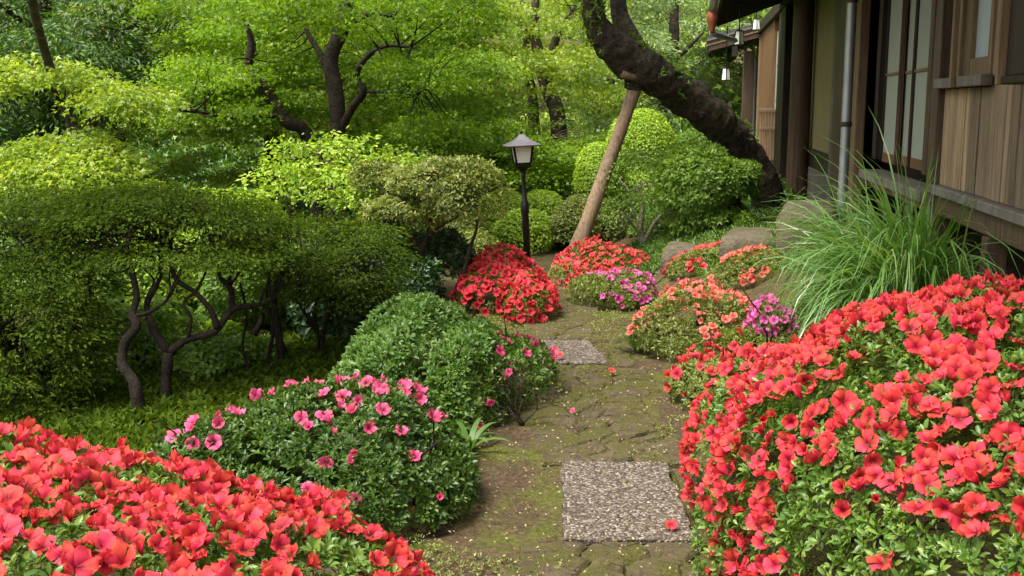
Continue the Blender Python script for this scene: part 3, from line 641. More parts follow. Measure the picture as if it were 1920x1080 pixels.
round_shrub('low_shrub', 'low leafy shrub behind the flat stepping stones', None, c, [(*c, .5, .4, .24), (c[0] + .5, c[1] + .3, c[2] + .05, .4, .4, .25), (c[0] - .4, c[1] + .4, c[2], .3, .3, .22)], 'mid_leaf', 8000, .045, None, 73)

# ------------------------------------------------------------------ trees
def tree(name, label, group, limbs, tiers, mat, L, dens, kind='star', wr=1.1, barkm='bark_dark', tilt=.45, droop=.25, spr=.2, seed=1, bmp=.1, ntw=3, sides=9):
    b = P(*limbs[0][0][0]); b[2] = ground_z(b[0], b[1])
    root = thing(name, label, 'tree', b, group); pts = []
    for k, (pp, r0, r1) in enumerate(limbs):
        w_ = [P(*q) for q in pp]
        if k == 0: w_[0][2] = b[2] - .05
        obj('trunk' if k == 0 else 'limb', *tube(w_, [r0, r0 * .65 + r1 * .35, r1], sides, len(pp) * 4, bmp, 6, seed), M[barkm], root, True)
        pts += list(smoothpath(w_, 14)[4:])
    sp = [(P(x, y, Y), rx, ry, th) for (x, y, Y, rx, ry, th) in tiers]
    obj('crown', *pads(sp, dens, L, kind, wr, tilt, droop, spr), M[mat], root)
    tips = [c + np.array([rng.uniform(-.6, .6) * rx, rng.uniform(-.6, .6) * ry, -.04]) for (c, rx, ry, th) in sp for _ in range(ntw)]
    twigs(root, np.array(pts), tips, .011, barkm, seed)
    return root
def scat(n, x0, x1, y0, y1, Y0, Y1, r0, r1, th=.1, seed=0, mask=None):
    rg = np.random.default_rng(seed); out = []
    gx = max(1, int(round(math.sqrt(n * (x1 - x0) / max(1, (y1 - y0)))))); gy = max(1, int(math.ceil(n / gx)))
    for j in range(gy):
        for i in range(gx):
            x = x0 + (x1 - x0) * (i + rg.uniform(0, 1)) / gx; y = y0 + (y1 - y0) * (j + rg.uniform(0, 1)) / gy
            if mask and not mask(x, y): continue
            r = rg.uniform(r0, r1); out.append((x, y, rg.uniform(Y0, Y1), r, r * rg.uniform(.8, 1.1), th))
    return out
tree('maple_tree', 'big green maple with dark forked trunks left of the lamp', 'maples around the garden',
     [([(628, 470, 12), (632, 330, 12), (633, 250, 12), (630, 180, 12), (620, 110, 12), (638, 60, 12), (650, 0, 12), (665, -130, 12)], .105, .055),
      ([(634, 250, 12), (662, 200, 11.9), (682, 172, 11.8), (668, 140, 11.8), (690, 105, 11.7), (725, 86, 11.6), (770, 88, 11.5)], .052, .014), ([(629, 180, 12), (602, 105, 12.1), (576, 60, 12.2), (560, 0, 12.3)], .042, .014), ([(645, 50, 12), (690, 26, 11.9), (740, 30, 11.8)], .045, .015),
      ([(600, 470, 12.1), (578, 262, 12.1), (538, 230, 12), (512, 190, 12), (482, 150, 11.9), (466, 128, 11.9), (470, 70, 11.9), (440, 0, 11.8)], .085, .022), ([(522, 216, 12), (475, 215, 11.8), (430, 219, 11.7), (370, 209, 11.5), (310, 205, 11.4)], .038, .014), ([(685, 172, 11.8), (740, 172, 11.7), (800, 165, 11.5)], .02, .01)],
     scat(48, 340, 900, -90, 110, 12.3, 14.5, .3, .6, .09, 3) + scat(10, 380, 900, -110, 20, 10.8, 11.6, .3, .5, .08, 31) + scat(22, 320, 560, 80, 220, 12.2, 13.6, .28, .5, .08, 4) + scat(22, 690, 890, 90, 270, 12.3, 13.8, .25, .45, .08, 5) + scat(3, 360, 460, 90, 160, 10.8, 11.4, .2, .3, .06, 32) + scat(8, 720, 880, 80, 240, 11.0, 11.6, .18, .32, .06, 33) + [(430, 190, 11.2, .3, .3, .05), (800, 220, 11.8, .3, .3, .08)],
     'maple_leaf', .046, 66, seed=81, droop=.35, tilt=.55, ntw=2)
tree('maple_tree', 'pale leaved maple drooping in tiers at the left edge', 'maples around the garden',
     [([(170, 480, 11), (165, 330, 11), (140, 250, 11), (110, 180, 11), (60, 120, 11)], .07, .02), ([(150, 270, 11), (190, 215, 10.9), (240, 200, 10.8), (300, 170, 10.7)], .035, .012), ([(165, 320, 11), (200, 290, 10.9), (240, 265, 10.8)], .03, .012), ([(110, 180, 11), (60, 0, 10), (60, -180, 8.6), (80, -330, 7.4), (160, -420, 6.6)], .045, .012), ([(60, -180, 8.6), (-120, -330, 7.6), (-260, -420, 6.8)], .03, .01)],  # last two limbs run out of view, added to carry the shading boughs
     [(-300 + 230 * (k % 4) + 60 * (k % 3), -330 - 70 * (k % 5), 5.6 + .6 * (k // 4), .5, .4, .08) for k in range(4)] + [(20, 112, 10.9, .36, .4, .05), (95, 108, 10.8, .34, .4, .05), (150, 122, 10.7, .26, .35, .05), (-40, 135, 10.7, .3, .4, .05), (205, 148, 10.5, .26, .3, .05), (255, 158, 10.4, .28, .3, .05), (230, 180, 10.2, .24, .3, .05), (295, 182, 10.3, .24, .3, .05), (190, 178, 10.4, .2, .25, .05),  # first pads: unseen boughs added overhead to shade the clipped shrubs
      (125, 232, 10.4, .34, .36, .05), (70, 255, 10.2, .32, .34, .05), (170, 258, 10.1, .3, .34, .05), (120, 275, 9.9, .3, .3, .05), (205, 285, 10.0, .24, .3, .05), (25, 288, 10.0, .32, .34, .05), (80, 300, 9.8, .28, .3, .05), (160, 305, 9.8, .26, .3, .05), (-40, 305, 10.0, .3, .34, .05), (215, 315, 9.9, .2, .25, .05), (40, 325, 9.8, .26, .28, .05), (120, 328, 9.7, .26, .28, .05)],
     'maple_leaf_light', .055, 80, seed=82, barkm='bark_mid', droop=.65, tilt=.5)
tree('evergreen_tree', 'dark drooping evergreen filling the upper left corner', None,
     [([(60, 460, 15.5), (70, 300, 15.5), (90, 150, 15.5), (80, 0, 15.5), (90, -150, 15.5)], .2, .08), ([(90, 150, 15.5), (180, 90, 15), (260, 40, 14.6)], .06, .02), ([(78, 60, 15.5), (0, 10, 15), (-90, -30, 14.8)], .06, .02)],
     scat(26, -80, 340, -90, 120, 13.8, 16.5, .5, .8, .3, 6) + scat(14, -60, 220, 120, 330, 14.5, 16.5, .5, .8, .3, 7),
     'evergreen_leaf', .1, 30, 'quad', .3, 'bark_dark', .5, .6, .22, 83)
tree('maple_tree', 'grey forked maple standing right of centre behind the lamp', 'maples around the garden',
     [([(1050, 420, 18.5), (1046, 225, 18.5), (1030, 172, 18.5), (1014, 120, 18.5), (1002, 50, 18.4), (1010, -80, 18.4)], .17, .06), ([(1032, 176, 18.5), (1030, 120, 18.3), (1048, 60, 18.2), (1080, 10, 18)], .09, .03), ([(1002, 280, 18.8), (998, 180, 18.7), (985, 120, 18.6), (986, 60, 18.5), (960, 0, 18.4)], .11, .04), ([(990, 130, 18.6), (960, 128, 18.3), (930, 130, 18)], .03, .012)],
     scat(20, 790, 1150, -50, 110, 16.2, 19.5, .45, .75, .08, 9) + scat(10, 790, 990, 110, 250, 16.5, 19, .4, .6, .08, 10) + scat(7, 1060, 1180, 100, 200, 17, 19.5, .4, .55, .08, 12) + scat(14, 840, 1130, 200, 330, 19, 20.5, .5, .65, .1, 13),
     'maple_leaf_light', .06, 30, seed=84, barkm='bark_mid', droop=.3, tilt=.7)
tree('maple_tree', 'low dark green maple tiers right behind the lamp roof', 'maples around the garden',
     [([(930, 430, 16), (925, 330, 16), (930, 270, 16), (900, 230, 16)], .1, .03), ([(926, 320, 16), (980, 280, 15.9), (1030, 260, 15.8)], .04, .015)],
     scat(10, 860, 960, 190, 330, 15, 16.5, .35, .55, .09, 14) + scat(10, 970, 1130, 235, 330, 15.2, 16.5, .35, .55, .09, 15),
     'maple_leaf', .052, 52, seed=85, barkm='bark_mid', droop=.35)
tree('broadleaf_tree', 'pale grey green tree between the leaning trunk and house eaves', None,
     [([(1235, 420, 20), (1240, 250, 20), (1260, 120, 20), (1265, 0, 20), (1270, -120, 20)], .14, .05), ([(1245, 200, 20), (1190, 170, 19.6), (1140, 150, 19.4)], .05, .02), ([(1258, 120, 20), (1320, 60, 19.7)], .05, .02)],
     scat(14, 1160, 1245, -80, 130, 18.5, 21, .4, .6, .25, 16) + scat(9, 1080, 1240, 130, 250, 18.6, 20, .4, .6, .2, 17) + scat(20, 1270, 1420, -40, 240, 26, 29, .6, .9, .25, 18),
     'pale_leaf', .085, 30, 'quad', .5, 'bark_mid', .6, .4, .22, 86)
tree('maple_tree', 'yellow green maple spreading behind the big forked maple', 'maples around the garden',
     [([(520, 430, 17), (510, 250, 17), (500, 100, 17), (510, -60, 17)], .14, .05), ([(505, 200, 17), (400, 120, 16.5), (320, 60, 16.2)], .05, .02), ([(503, 130, 17), (650, 90, 16.8), (760, 60, 16.5)], .05, .02), ([(360, 40, 14.8), (330, 22, 14.6), (290, -6, 14.5)], .03, .015)],
     scat(36, 250, 900, -70, 130, 15.2, 18, .6, .95, .045, 19) + scat(22, 280, 900, 130, 330, 15.5, 18, .5, .85, .045, 20),
     'maple_leaf_light', .07, 34, seed=87, barkm='bark_mid', droop=.38, tilt=.4)

tree('leafy_shrub', 'fresh green loose shrub under the big maple', G1,
     [([(560, 480, 9.2), (545, 400, 9.2), (520, 360, 9.2), (512, 325, 9.2)], .03, .012), ([(590, 480, 9.2), (600, 410, 9.2), (590, 340, 9.2), (600, 290, 9.2)], .025, .01), ([(640, 480, 9.2), (640, 400, 9.2), (680, 330, 9.2)], .025, .01), ([(545, 400, 9.2), (570, 350, 9.2), (560, 300, 9.2)], .015, .008)],
     [(545, 275, 9.3, .24, .3, .1), (600, 262, 9.5, .26, .3, .1), (660, 270, 9.4, .26, .3, .1), (715, 290, 9.3, .24, .3, .1), (520, 310, 9.1, .2, .3, .09), (580, 305, 9.2, .26, .3, .09), (640, 310, 9.2, .28, .3, .09), (700, 325, 9.1, .24, .3, .09), (540, 345, 9.0, .17, .25, .08), (610, 345, 9.0, .2, .25, .08), (670, 355, 9.0, .2, .25, .08), (740, 300, 9.5, .2, .3, .1), (520, 380, 9.2, .1, .15, .06)],
     'bright_leaf', .05, 75, 'quad', .5, 'bark_mid', .6, .3, .15, 31, .08, 5, 7)
# far wood: one mass that closes the view
def far_wood():
    n = 90000
    x = rng.uniform(-17, 12, n); z0 = rng.uniform(0, 1, n); y = 24 + rng.uniform(0, 6, n) + z0 * 3
    Q = np.stack([x, y, ground_z(x, y) + z0 * 8.5], 1)
    bl = noise3(Q, 1.6, 2) + .6 * noise3(Q, 4, 3); Q = Q[bl > -.35]; n = len(Q)
    N = nrm(np.array([0, -.5, .8]) + rng.normal(size=(n, 3)) * .5)
    V, F = scatterleaves(Q, N, .2, .15, 'star', nj=.4)
    o = obj('far_wood', V, F, M['wood_leaf']); o['kind'] = 'stuff'
    tag(o, 'sunlit wood on the slope closing the view behind the garden', 'wood')
far_wood()

# leaning old tree with its prop
def leaning():
    pts = [(1462, 470, 12.4), (1450, 400, 12.3), (1415, 310, 12.1), (1352, 238, 11.9), (1285, 182, 11.6), (1215, 132, 11.4), (1152, 88, 11.2), (1120, 45, 11.1), (1112, -10, 11), (1100, -150, 10.9)]
    b = P(*pts[0]); b[2] = ground_z(b[0], b[1]); root = thing('leaning_tree', 'thick mossy old trunk leaning across the garden, propped by a pole', 'tree', b)
    w_ = [P(*p) for p in pts]; w_[0][2] = b[2] - .1
    obj('trunk', *tube(w_, [.22, .18, .165, .19, .2, .19, .165, .135, .11, .10], 60, 260, .16, 7, 2), M['bark_mossy'], root, True)
    l2 = [P(1200, 110, 11.4), P(1172, 50, 11.4), P(1160, 5, 11.4), P(1150, -130, 11.3)]
    obj('limb', *tube(l2, [.14, .11, .09, .07], 20, 40, .16, 8, 3), M['bark_mossy'], root, True)
    st = [P(1150, 80, 11.0), P(1165, 55, 10.98), P(1130, 20, 10.9)]
    # small leaves growing on the bark
    c = smoothpath(w_, 200)[55:185]; Q = c[rng.integers(0, len(c), 1500)] + nrm(rng.normal(size=(1500, 3)) + np.array([0, 0, .9])) * rng.uniform(.14, .24, (1500, 1))
    k = noise3(Q, 6, 4) > .25; Q = Q[k]
    obj('epiphyte_leaves', *rosettes(Q, nrm(rng.normal(size=Q.shape) + np.array([0, 0, .8])), 5, .05, .02, 'quad'), M['mid_leaf'], root, kind='stuff')
    up = scat(5, 1060, 1220, -330, -160, 10.2, 11.6, .4, .7, .1, 30)
    obj('crown', *pads([(P(x, y, Y), rx, ry, th) for (x, y, Y, rx, ry, th) in up], 30, .07, 'quad', .5, .5, .3, .2), M['mid_leaf'], root)
leaning()
def prop_pole():
    a, b = P(1066, 497, 10.9), P(1196, 150, 11.35); a[2] = ground_z(a[0], a[1]) - .05
    root = thing('prop_pole', 'slanting peeled log propping up the leaning trunk', 'pole', (a[0], a[1], a[2] + .05))
    m = (a + b) / 2 + np.array([.015, 0, .01])
    obj('log', *tube([a, m, b], [.088, .076, .068], 18, 40, .06, 7, 1), M['pole_wood'], root, True)
    obj('crosspiece', *tube([P(1166, 138, 11.2), P(1190, 143, 11.25), P(1216, 145, 11.3)], [.042, .042, .04], 12, 8, .03), M['pole_wood'], root, True)
    m = MB()
    for dz in (-.03, 0, .03):
        th = np.linspace(0, 6.28, 12); c0 = b + np.array([-.03, 0, -.04 + dz]); m.add(*tube([c0 + .1 * np.array([math.cos(q), math.sin(q), .25 * math.sin(q)]) for q in th], [.012, .012], 5, 24))
    obj('rope_binding', *m.get(), M['bark_dark'], root, True)
prop_pole()

# ------------------------------------------------------------------ lamp
M['black_metal'] = plain('black_metal', (.012, .012, .013), .45, .3)
M['roof_metal'] = plain('roof_metal', (.13, .12, .135), .45, .4, .3, 12)
M['lamp_glass'] = plain('lamp_glass', (.82, .83, .68), .35, 0, .35, 9)
def frustum(rings, rot=math.pi / 4, sides=4):
    V, F = [], []
    for (r, z) in rings: V += [(r * math.cos(rot + k * 2 * math.pi / sides), r * math.sin(rot + k * 2 * math.pi / sides), z) for k in range(sides)]
    for i in range(len(rings) - 1):
        for k in range(sides): F.append((i * sides + k, i * sides + (k + 1) % sides, (i + 1) * sides + (k + 1) % sides, (i + 1) * sides + k))
    F += [tuple(range(sides))[::-1], tuple(range((len(rings) - 1) * sides, len(rings) * sides))]
    return V, F
def lamp():
    Y = 10.6; b = P(990, 508, Y); top = P(977, 247, Y); b[2] = ground_z(b[0], b[1]); H = top[2] - b[2]
    root = thing('garden_lamp', 'black garden lamp with a flared roof and frosted panes', 'lamp', b); root['_base'] = None; del root['_base']
    root.rotation_euler = (0, math.atan2(top[0] - b[0], H), R(8))
    s = .00522; z = lambda py: (508 - py) * s * H / ((508 - 247) * s)
    obj('post', *frustum([(.034, 0), (.034, z(400)), (.042, z(396)), (.042, z(380)), (.026, z(374)), (.02, z(330)), (.022, z(318))], 0, 12), M['black_metal'], root, True)
    obj('lantern_base', *frustum([(.03, z(322)), (.05, z(316)), (.10, z(311)), (.106, z(303))]), M['black_metal'], root)
    q = .7071
    w0, w1, z0, z1 = .070, .096, z(303), z(270)
    for k in range(4):
        a = k * math.pi / 2; ca, sa = math.cos(a), math.sin(a); V = []
        for (ww, zz) in ((w0, z0), (w1, z1)):
            for sx in (-1, 1):
                for d in (-.004, 0): V.append(((ww + d) * ca - sx * (ww - .012) * sa, (ww + d) * sa + sx * (ww - .012) * ca, zz))
        obj('pane', V, [(0, 1, 3, 2), (4, 6, 7, 5), (0, 4, 5, 1), (2, 3, 7, 6), (0, 2, 6, 4), (1, 5, 7, 3)], M['lamp_glass'], root)
        m = MB(); c0 = np.array([w0 * (ca - sa), w0 * (sa + ca), z0]); c1 = np.array([w1 * (ca - sa), w1 * (sa + ca), z1]); obj('corner_bar', *tube([c0, c1], [.011, .011], 4, 4), M['black_metal'], root)
    obj('lamp_roof', *frustum([(.235, z(273)), (.24, z(271)), (.17, z(266.5)), (.10, z(261)), (.05, z(255)), (.02, z(251))]), M['roof_metal'], root)
    obj('finial', *frustum([(.012, z(251)), (.009, z(249.5)), (.018, z(248)), (.012, z(245.5)), (.002, z(243))], 0, 10), M['black_metal'], root, True)
lamp()

# ------------------------------------------------------------------ house
M['plank_wood'] = woodmat('plank_wood', [(.25, (.075, .052, .034)), (.46, (.235, .17, .11)), (.62, (.36, .28, .185)), (.8, (.48, .40, .29))], (30, 30, .8), .75, .75, .8)
M['brown_wood'] = woodmat('brown_wood', [(.3, (.045, .03, .02)), (.7, (.15, .10, .065))], (22, 22, 1), .6, .3, .3)
M['tan_wood'] = woodmat('tan_wood', [(.3, (.12, .08, .045)), (.7, (.26, .185, .105))], (22, 22, 1), .65, .2, .3)
M['pale_wood'] = woodmat('pale_wood', [(.3, (.3, .19, .12)), (.7, (.5, .36, .25))], (22, 22, 1), .65, .2, .3)
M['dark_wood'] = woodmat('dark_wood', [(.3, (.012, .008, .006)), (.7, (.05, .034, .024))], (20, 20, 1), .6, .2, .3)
M['grey_wood'] = woodmat('grey_wood', [(.3, (.09, .08, .065)), (.7, (.22, .2, .17))], (6, 6, 3), .75, .2, .3)
M['orange_wood'] = woodmat('orange_wood', [(.3, (.12, .062, .03)), (.7, (.22, .12, .06))], (10, 10, 2), .6, .15, .2)
M['pillar_wood'] = woodmat('pillar_wood', [(.3, (.03, .019, .012)), (.7, (.11, .07, .043))], (12, 12, .7), .45, .1, .3)
M['plaster'] = plain('plaster', (.24, .195, .085), .95, 0, .2, 3)
M['paper'] = plain('paper', (.30, .33, .26), .8, 0, .08, 2)
M['frosted'] = plain('frosted', (.36, .42, .44), .4, 0, .1, 3)
M['pipe_metal'] = plain('pipe_metal', (.42, .44, .44), .42, .55, .35, 7)
M['concrete'] = plain('concrete', (.12, .11, .085), .9, 0, .4, 5)
M['copper'] = plain('copper', (.26, .075, .035), .6, .2, .4, 10)
M['roof_tile'] = plain('roof_tile', (.06, .06, .062), .7, 0, .4, 6)
def hp(px, py, o=0.0):                     # pixel on the plane o metres out of the wall -> (along wall, height)
    r = ray(px, py); A = np.array([[r[0], -HD[0]], [r[1], -HD[1]]]); t_, s_ = np.linalg.solve(A, HOUSE_O + o * HN)
    return s_, EYE + t_ * r[2]
def house():
    ang = math.atan2(HD[1], HD[0])
    root = thing('wooden_house', 'old wooden house with plank wall, paper screens and deep eaves', 'house', (HOUSE_O[0], HOUSE_O[1], 0)); del root['_base']
    root.rotation_euler = (0, 0, ang)
    def hb(name, s0, s1, o0, o1, z0, z1, mat, ch=.004, par=None):
        return obj(name, *box(min(s0, s1), max(s0, s1), o0, o1, min(z0, z1), max(z0, z1), ch), M[mat], par or root)
    S = lambda px, o=0.0, py=200: hp(px, py, o)[0]
    zr = np.mean([hp(1920, 398, .04)[1], hp(1800, 362, .04)[1]])
    zs = hp(1815, 142, .05)[1]; TOP = 3.15; s_end = S(1918)
    sA, sB = S(1777), S(1860)              # plank wall starts / shutter box starts
    sN = 2.3                                # runs on past the frame towards the camera
    # plank wall
    s = sA - .002
    while s > sN:
        wd = random.uniform(.1, .19); e = max(s - wd, sN); top = zs - .06 if s > sB else TOP
        o1 = random.uniform(.010, .022); hb('plank', e + .003, s, -.012, o1, zr + .002, top, 'plank_wood', .003); s = e
    hb('wall', sN, sA, -.06, -.014, zr, TOP, 'dark_wood', 0)
    hb('sill_rail', sN, sA + .1, -.02, .07, zr - .055, zr, 'grey_wood', .008)
    hb('ground_beam', sN, sA + .08, -.06, .035, zr - .17, zr - .057, 'brown_wood', .006)
    for px in (1775, 1884): 
        q = S(px); hb('floor_post', q - .05, q + .05, -.05, .05, .3, zr - .172, 'brown_wood', .005)
    q = S(1884) - 1.0; hb('floor_post', q - .05, q + .05, -.05, .05, .3, zr - .172, 'brown_wood', .005)
    # window over the planks
    z1 = TOP - .1
    win = hb('window', sB - .05, sA - .02, -.05, -.03, zs, z1, 'dark_wood', 0); 
    sj0, sj1 = S(1822), S(1857)
    for a, b_, m_ in ((S(1803), S(1797), 'tan_wood'), (S(1812), S(1806), 'brown_wood'), (sj0, S(1816), 'tan_wood'), (S(1862), sj1, 'tan_wood')):
        hb('frame', a, b_, -.03, .03 if m_ == 'tan_wood' else .015, zs, z1, m_, .003, win)
    hb('frame', sj1, sj0, -.028, .026, zs, zs + .09, 'tan_wood', .003, win)
    hb('pane', sj1 + .001, sj0 - .001, -.02, .0, zs + .092, z1, 'frosted', 0, win)
    hb('window_sill', sB - .08, sA + .01, .024, .085, zs - .057, zs - .002, 'grey_wood', .004)
    q = S(1786, .09); hb('batten', q - .018, q + .018, .087, .115, hp(1785, 165, .1)[1], TOP, 'tan_wood', .003)
    # shutter box
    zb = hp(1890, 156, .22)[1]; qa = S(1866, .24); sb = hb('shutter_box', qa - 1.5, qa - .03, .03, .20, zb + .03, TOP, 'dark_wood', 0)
    hb('frame', qa - .028, qa, .03, .25, zb - .005, TOP, 'tan_wood', .003, sb); hb('frame', qa - 1.5, qa - .03, .028, .235, zb, zb + .028, 'dark_wood', .003, sb)
    k = qa - .032
    while k > qa - 1.48:
        wd = random.uniform(.12, .18); hb('plank', k - wd + .004, k, .202, random.uniform(.218, .23), zb + .03, TOP, 'dark_wood', .003, sb); k -= wd
    # posts
    hb('post', S(1776), S(1764), -.08, .06, .4, TOP, 'brown_wood', .006)
    hb('post', S(1610), S(1600), -.06, .02, .4, TOP, 'tan_wood', .005)
    hb('post', S(1598), S(1576), -.06, .07, .4, TOP, 'brown_wood', .006)
    hb('post', S(1574), S(1563), -.05, .03, .4, TOP, 'grey_wood', .005)
    # screens: two sliding frames with paper
    zf = zr + .02; zk = hp(1710, 298, -.06)[1]; zm = hp(1710, 133, -.06)[1]
    bounds = [(1658, 1684, -.05), (1687, 1709, -.09), (1711, 1744, -.09), (1751, 1764, -.05)]
    for (a, b_, o) in bounds:
        s0, s1 = S(b_, o), S(a, o)
        d = hb('sliding_screen', s0, s1, o - .03, o - .02, zf, TOP - .2, 'brown_wood', 0)
        hb('pane', s0 + .006, s1 - .006, o - .018, o - .008, zk, zm - .012, 'paper', 0, d); hb('pane', s0 + .006, s1 - .006, o - .018, o - .008, zm + .012, TOP - .2, 'paper', 0, d)
        hb('rail', s0, s1, o - .019, o + .004, zm - .011, zm + .011, 'tan_wood', .002, d)
        hb('kick_board', s0, s1, o - .019, o - .004, zf, zk - .001, 'orange_wood', .002, d)
        hb('stile', s0, s0 + (.02 if b_ > 1740 and a > 1700 else .008), o - .017, o + .01, zf + .001, TOP - .2, 'brown_wood', .002, d); hb('stile', s1 - .008, s1, o - .017, o + .01, zf + .001, TOP - .2, 'dark_wood', .002, d)
    hb('post', S(1751, -.04), S(1744, -.04), -.07, -.01, zf, TOP - .2, 'brown_wood', .004)
    hb('lintel', S(1764), S(1610), -.12, .03, TOP - .2, TOP, 'brown_wood', .005)
    hb('porch_board', S(1766), S(1640), -.1, .1, zr - .12, zr - .05, 'grey_wood', .008)
    hb('porch_board', S(1766), S(1640), -.02, .08, zr - .16, zr - .122, 'brown_wood', .004)
    # dark doorway
    dr = hb('door', S(1652, -.2), S(1612, -.2), -.28, -.24, zf, TOP - .2, 'dark_wood', 0)
    q = S(1643, -.22); qz = hp(1643, 155, -.22)[1]; hb('handle', q - .05, q + .05, -.238, -.22, qz - .09, qz + .09, 'dark_wood', .004, dr)
    hb('door_frame', S(1657, -.1), S(1651, -.1), -.3, -.05, zf, TOP - .2, 'dark_wood', .004)
    # plaster bay
    s0, s1 = S(1564), S(1508)
    zw = hp(1540, 284)[1]; zv = hp(1540, 322)[1]
    hb('plaster_wall', s0, s1 + .6, -.06, 0, zw, TOP, 'plaster', 0); hb('wainscot', s0, s1 + .6, -.055, .012, zv, zw - .001, 'dark_wood', .003); hb('footing', s0, s1 + .6, -.05, .03, .3, zv - .002, 'concrete', .006)
    # round pillar
    q, zq = hp(1493, 370, .15); m = MB()
    obj('pillar', *tube([(q, .15, .35), (q + .004, .152, 1.8), (q, .15, TOP)], [.135, .128, .125], 24, 20, .015, 3), M['pillar_wood'], root, True)
    # farther wing: dark posts, window with railing, brown panel
    hb('post', S(1474), S(1466), -.06, .06, .4, TOP, 'dark_wood', .005); hb('post', S(1464), S(1459), -.06, .04, .4, TOP, 'dark_wood', .005)
    a, b_ = S(1458), S(1449); zt = hp(1455, 60)[1]; zl = hp(1455, 208)[1]
    w2 = hb('window', a, b_ + .3, -.06, -.045, zl - .1, zt, 'dark_wood', 0)
    hb('pane', S(1455), S(1450), -.044, -.02, zl, zt, 'paper', 0, w2)
    hb('frame', S(1459.5), S(1455.5), -.044, .0, zl, zt, 'brown_wood', .003, w2)
    for zz in (hp(1462, 122)[1], hp(1462, 189)[1]): hb('rail', S(1464), S(1455.5), -.0, .02, zz - .02, zz + .02, 'tan_wood', .003, w2)
    hb('wall', S(1449), S(1422), -.06, .02, .35, zt + .3, 'orange_wood', 0)
    hb('post', S(1424), S(1419.5), -.06, .05, .35, TOP, 'tan_wood', .004)
    hb('wall_skirt', S(1464), S(1449.5), -.06, .0, .35, zl - .1, 'brown_wood', 0)
    sr = S(1459); o0, o1 = .03, .30; Yr = HOUSE_O[1] + sr * HD[1]
    zt2 = P(1450, 207, Yr)[2]; zm2 = P(1450, 241, Yr)[2]; zb2 = P(1450, 300, Yr)[2]
    rl = hb('railing', sr - .03, sr + .03, o0, o1 + .03, zt2 - .03, zt2 + .03, 'pale_wood', .005)
    for i in range(6):
        q = o0 + (o1 - o0) * (i + .5) / 6; hb('baluster', sr - .015, sr + .015, q - .011, q + .011, zb2, zt2 - .031, 'pale_wood', .003, rl)
    hb('rail', sr - .035, sr - .0155, o0, o1, zm2 - .025, zm2 + .025, 'pale_wood', .003, rl); hb('rail', sr - .02, sr + .02, o0, o1, zb2 - .05, zb2 - .001, 'brown_wood', .003, rl)
    # body behind, roof, eaves
    sE = S(1419.5)
    hb('inner_wall', sN, sE, -3.2, -.32, .9, TOP + .3, 'dark_wood', 0)
    def slab(name, s0, s1, o0, z0, o1, z1, th, mat, par=None):
        V = [(s0, o0, z0), (s1, o0, z0), (s1, o1, z1), (s0, o1, z1), (s0, o0, z0 + th), (s1, o0, z0 + th), (s1, o1, z1 + th), (s0, o1, z1 + th)]
        return obj(name, V, [(0, 3, 2, 1), (4, 5, 6, 7), (0, 1, 5, 4), (2, 3, 7, 6), (1, 2, 6, 5), (0, 4, 7, 3)], M[mat], par or root)
    o_e = 1.12; se = hp(1340, 40, o_e)[0]; ze = hp(1340, 45, o_e)[1]
    rf = slab('roof', sN - .5, se, -3.6, ze + 1.6, o_e, ze + .03, .09, 'roof_tile')
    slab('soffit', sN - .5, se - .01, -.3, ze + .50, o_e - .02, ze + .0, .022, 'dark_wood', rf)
    hb('fascia', sN - .5, se, o_e - .0, o_e + .03, ze - .03, ze + .13, 'dark_wood', .003, rf)
    s = sN
    while s < se: 
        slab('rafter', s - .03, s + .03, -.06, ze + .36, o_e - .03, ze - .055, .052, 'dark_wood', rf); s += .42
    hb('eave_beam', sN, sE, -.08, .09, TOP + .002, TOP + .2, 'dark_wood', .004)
    # lower far eave
    sv = S(1424); Yv = sv * HD[1]
    def oat(px):                           # how far out of the wall a pixel lies in the plane of the verge
        lo, hi = 0, 4
        for _ in range(40):
            md = (lo + hi) / 2; xy = HOUSE_O + sv * HD + md * HN; pxm = 960 + FPX * xy[0] / (xy[1] * CP)
            lo, hi = (lo, md) if pxm < px else (md, hi)
        return lo
    o2 = oat(1322); Y2 = (HOUSE_O + sv * HD + o2 * HN)[1]; z2 = P(1322, 76, Y2)[2]; z3 = z2 + .27 * (o2 + 1.2)
    lr = slab('lower_roof', sv, sv + 4.5, -1.2, z3 + .03, o2, z2 + .03, .05, 'roof_tile')
    for dz, ds, mt in ((.0, -.04, 'grey_wood'), (-.055, -.015, 'brown_wood'), (-.105, .0, 'pale_wood')):
        slab('verge_board', sv + ds, sv + .06, -1.2, z3 + dz - .02, o2 + .02 + ds * .5, z2 + dz - .02, .045, mt, lr)
    slab('soffit', sv + .02, sv + 4.4, -1.2, z3 - .24, o2 - .06, z2 - .22, .1, 'brown_wood', lr)
    hb('eave_beam', sv + .03, sv + 4.4, .5, .62, z2 - .34, z2 - .12, 'dark_wood', .004, lr)
    q, zq = hp(1400, 230, .75); hb('post', q - .07, q + .07, .68, .82, .4, hp(1400, 100, .75)[1], 'brown_wood', .006)
    # pipes
    o = .13; q0 = S(1588, o); 
    dp = obj('downpipe', *tube([(q0, o, .45), (q0, o, 1.7), (q0, o, TOP)], [.042, .042, .042], 14, 8), M['pipe_metal'], root, True)
    for zc in (hp(1580, 232, o)[1], hp(1592, 5, o)[1]): obj('clamp', *tube([(q0, o, zc - .02), (q0, o, zc + .02)], [.05, .05], 14, 4), M['brown_wood'], dp, True)
    q1 = S(1412, .55); obj('downpipe', *tube([(q1, .55, .45), (q1, .55, 1.6), (q1, .55, hp(1412, 115, .55)[1])], [.05, .05, .05], 12, 8), M['pipe_metal'], root, True)
    qa, za = hp(1335, 62, 1.3); qb, zb_ = hp(1379, 76, .95)
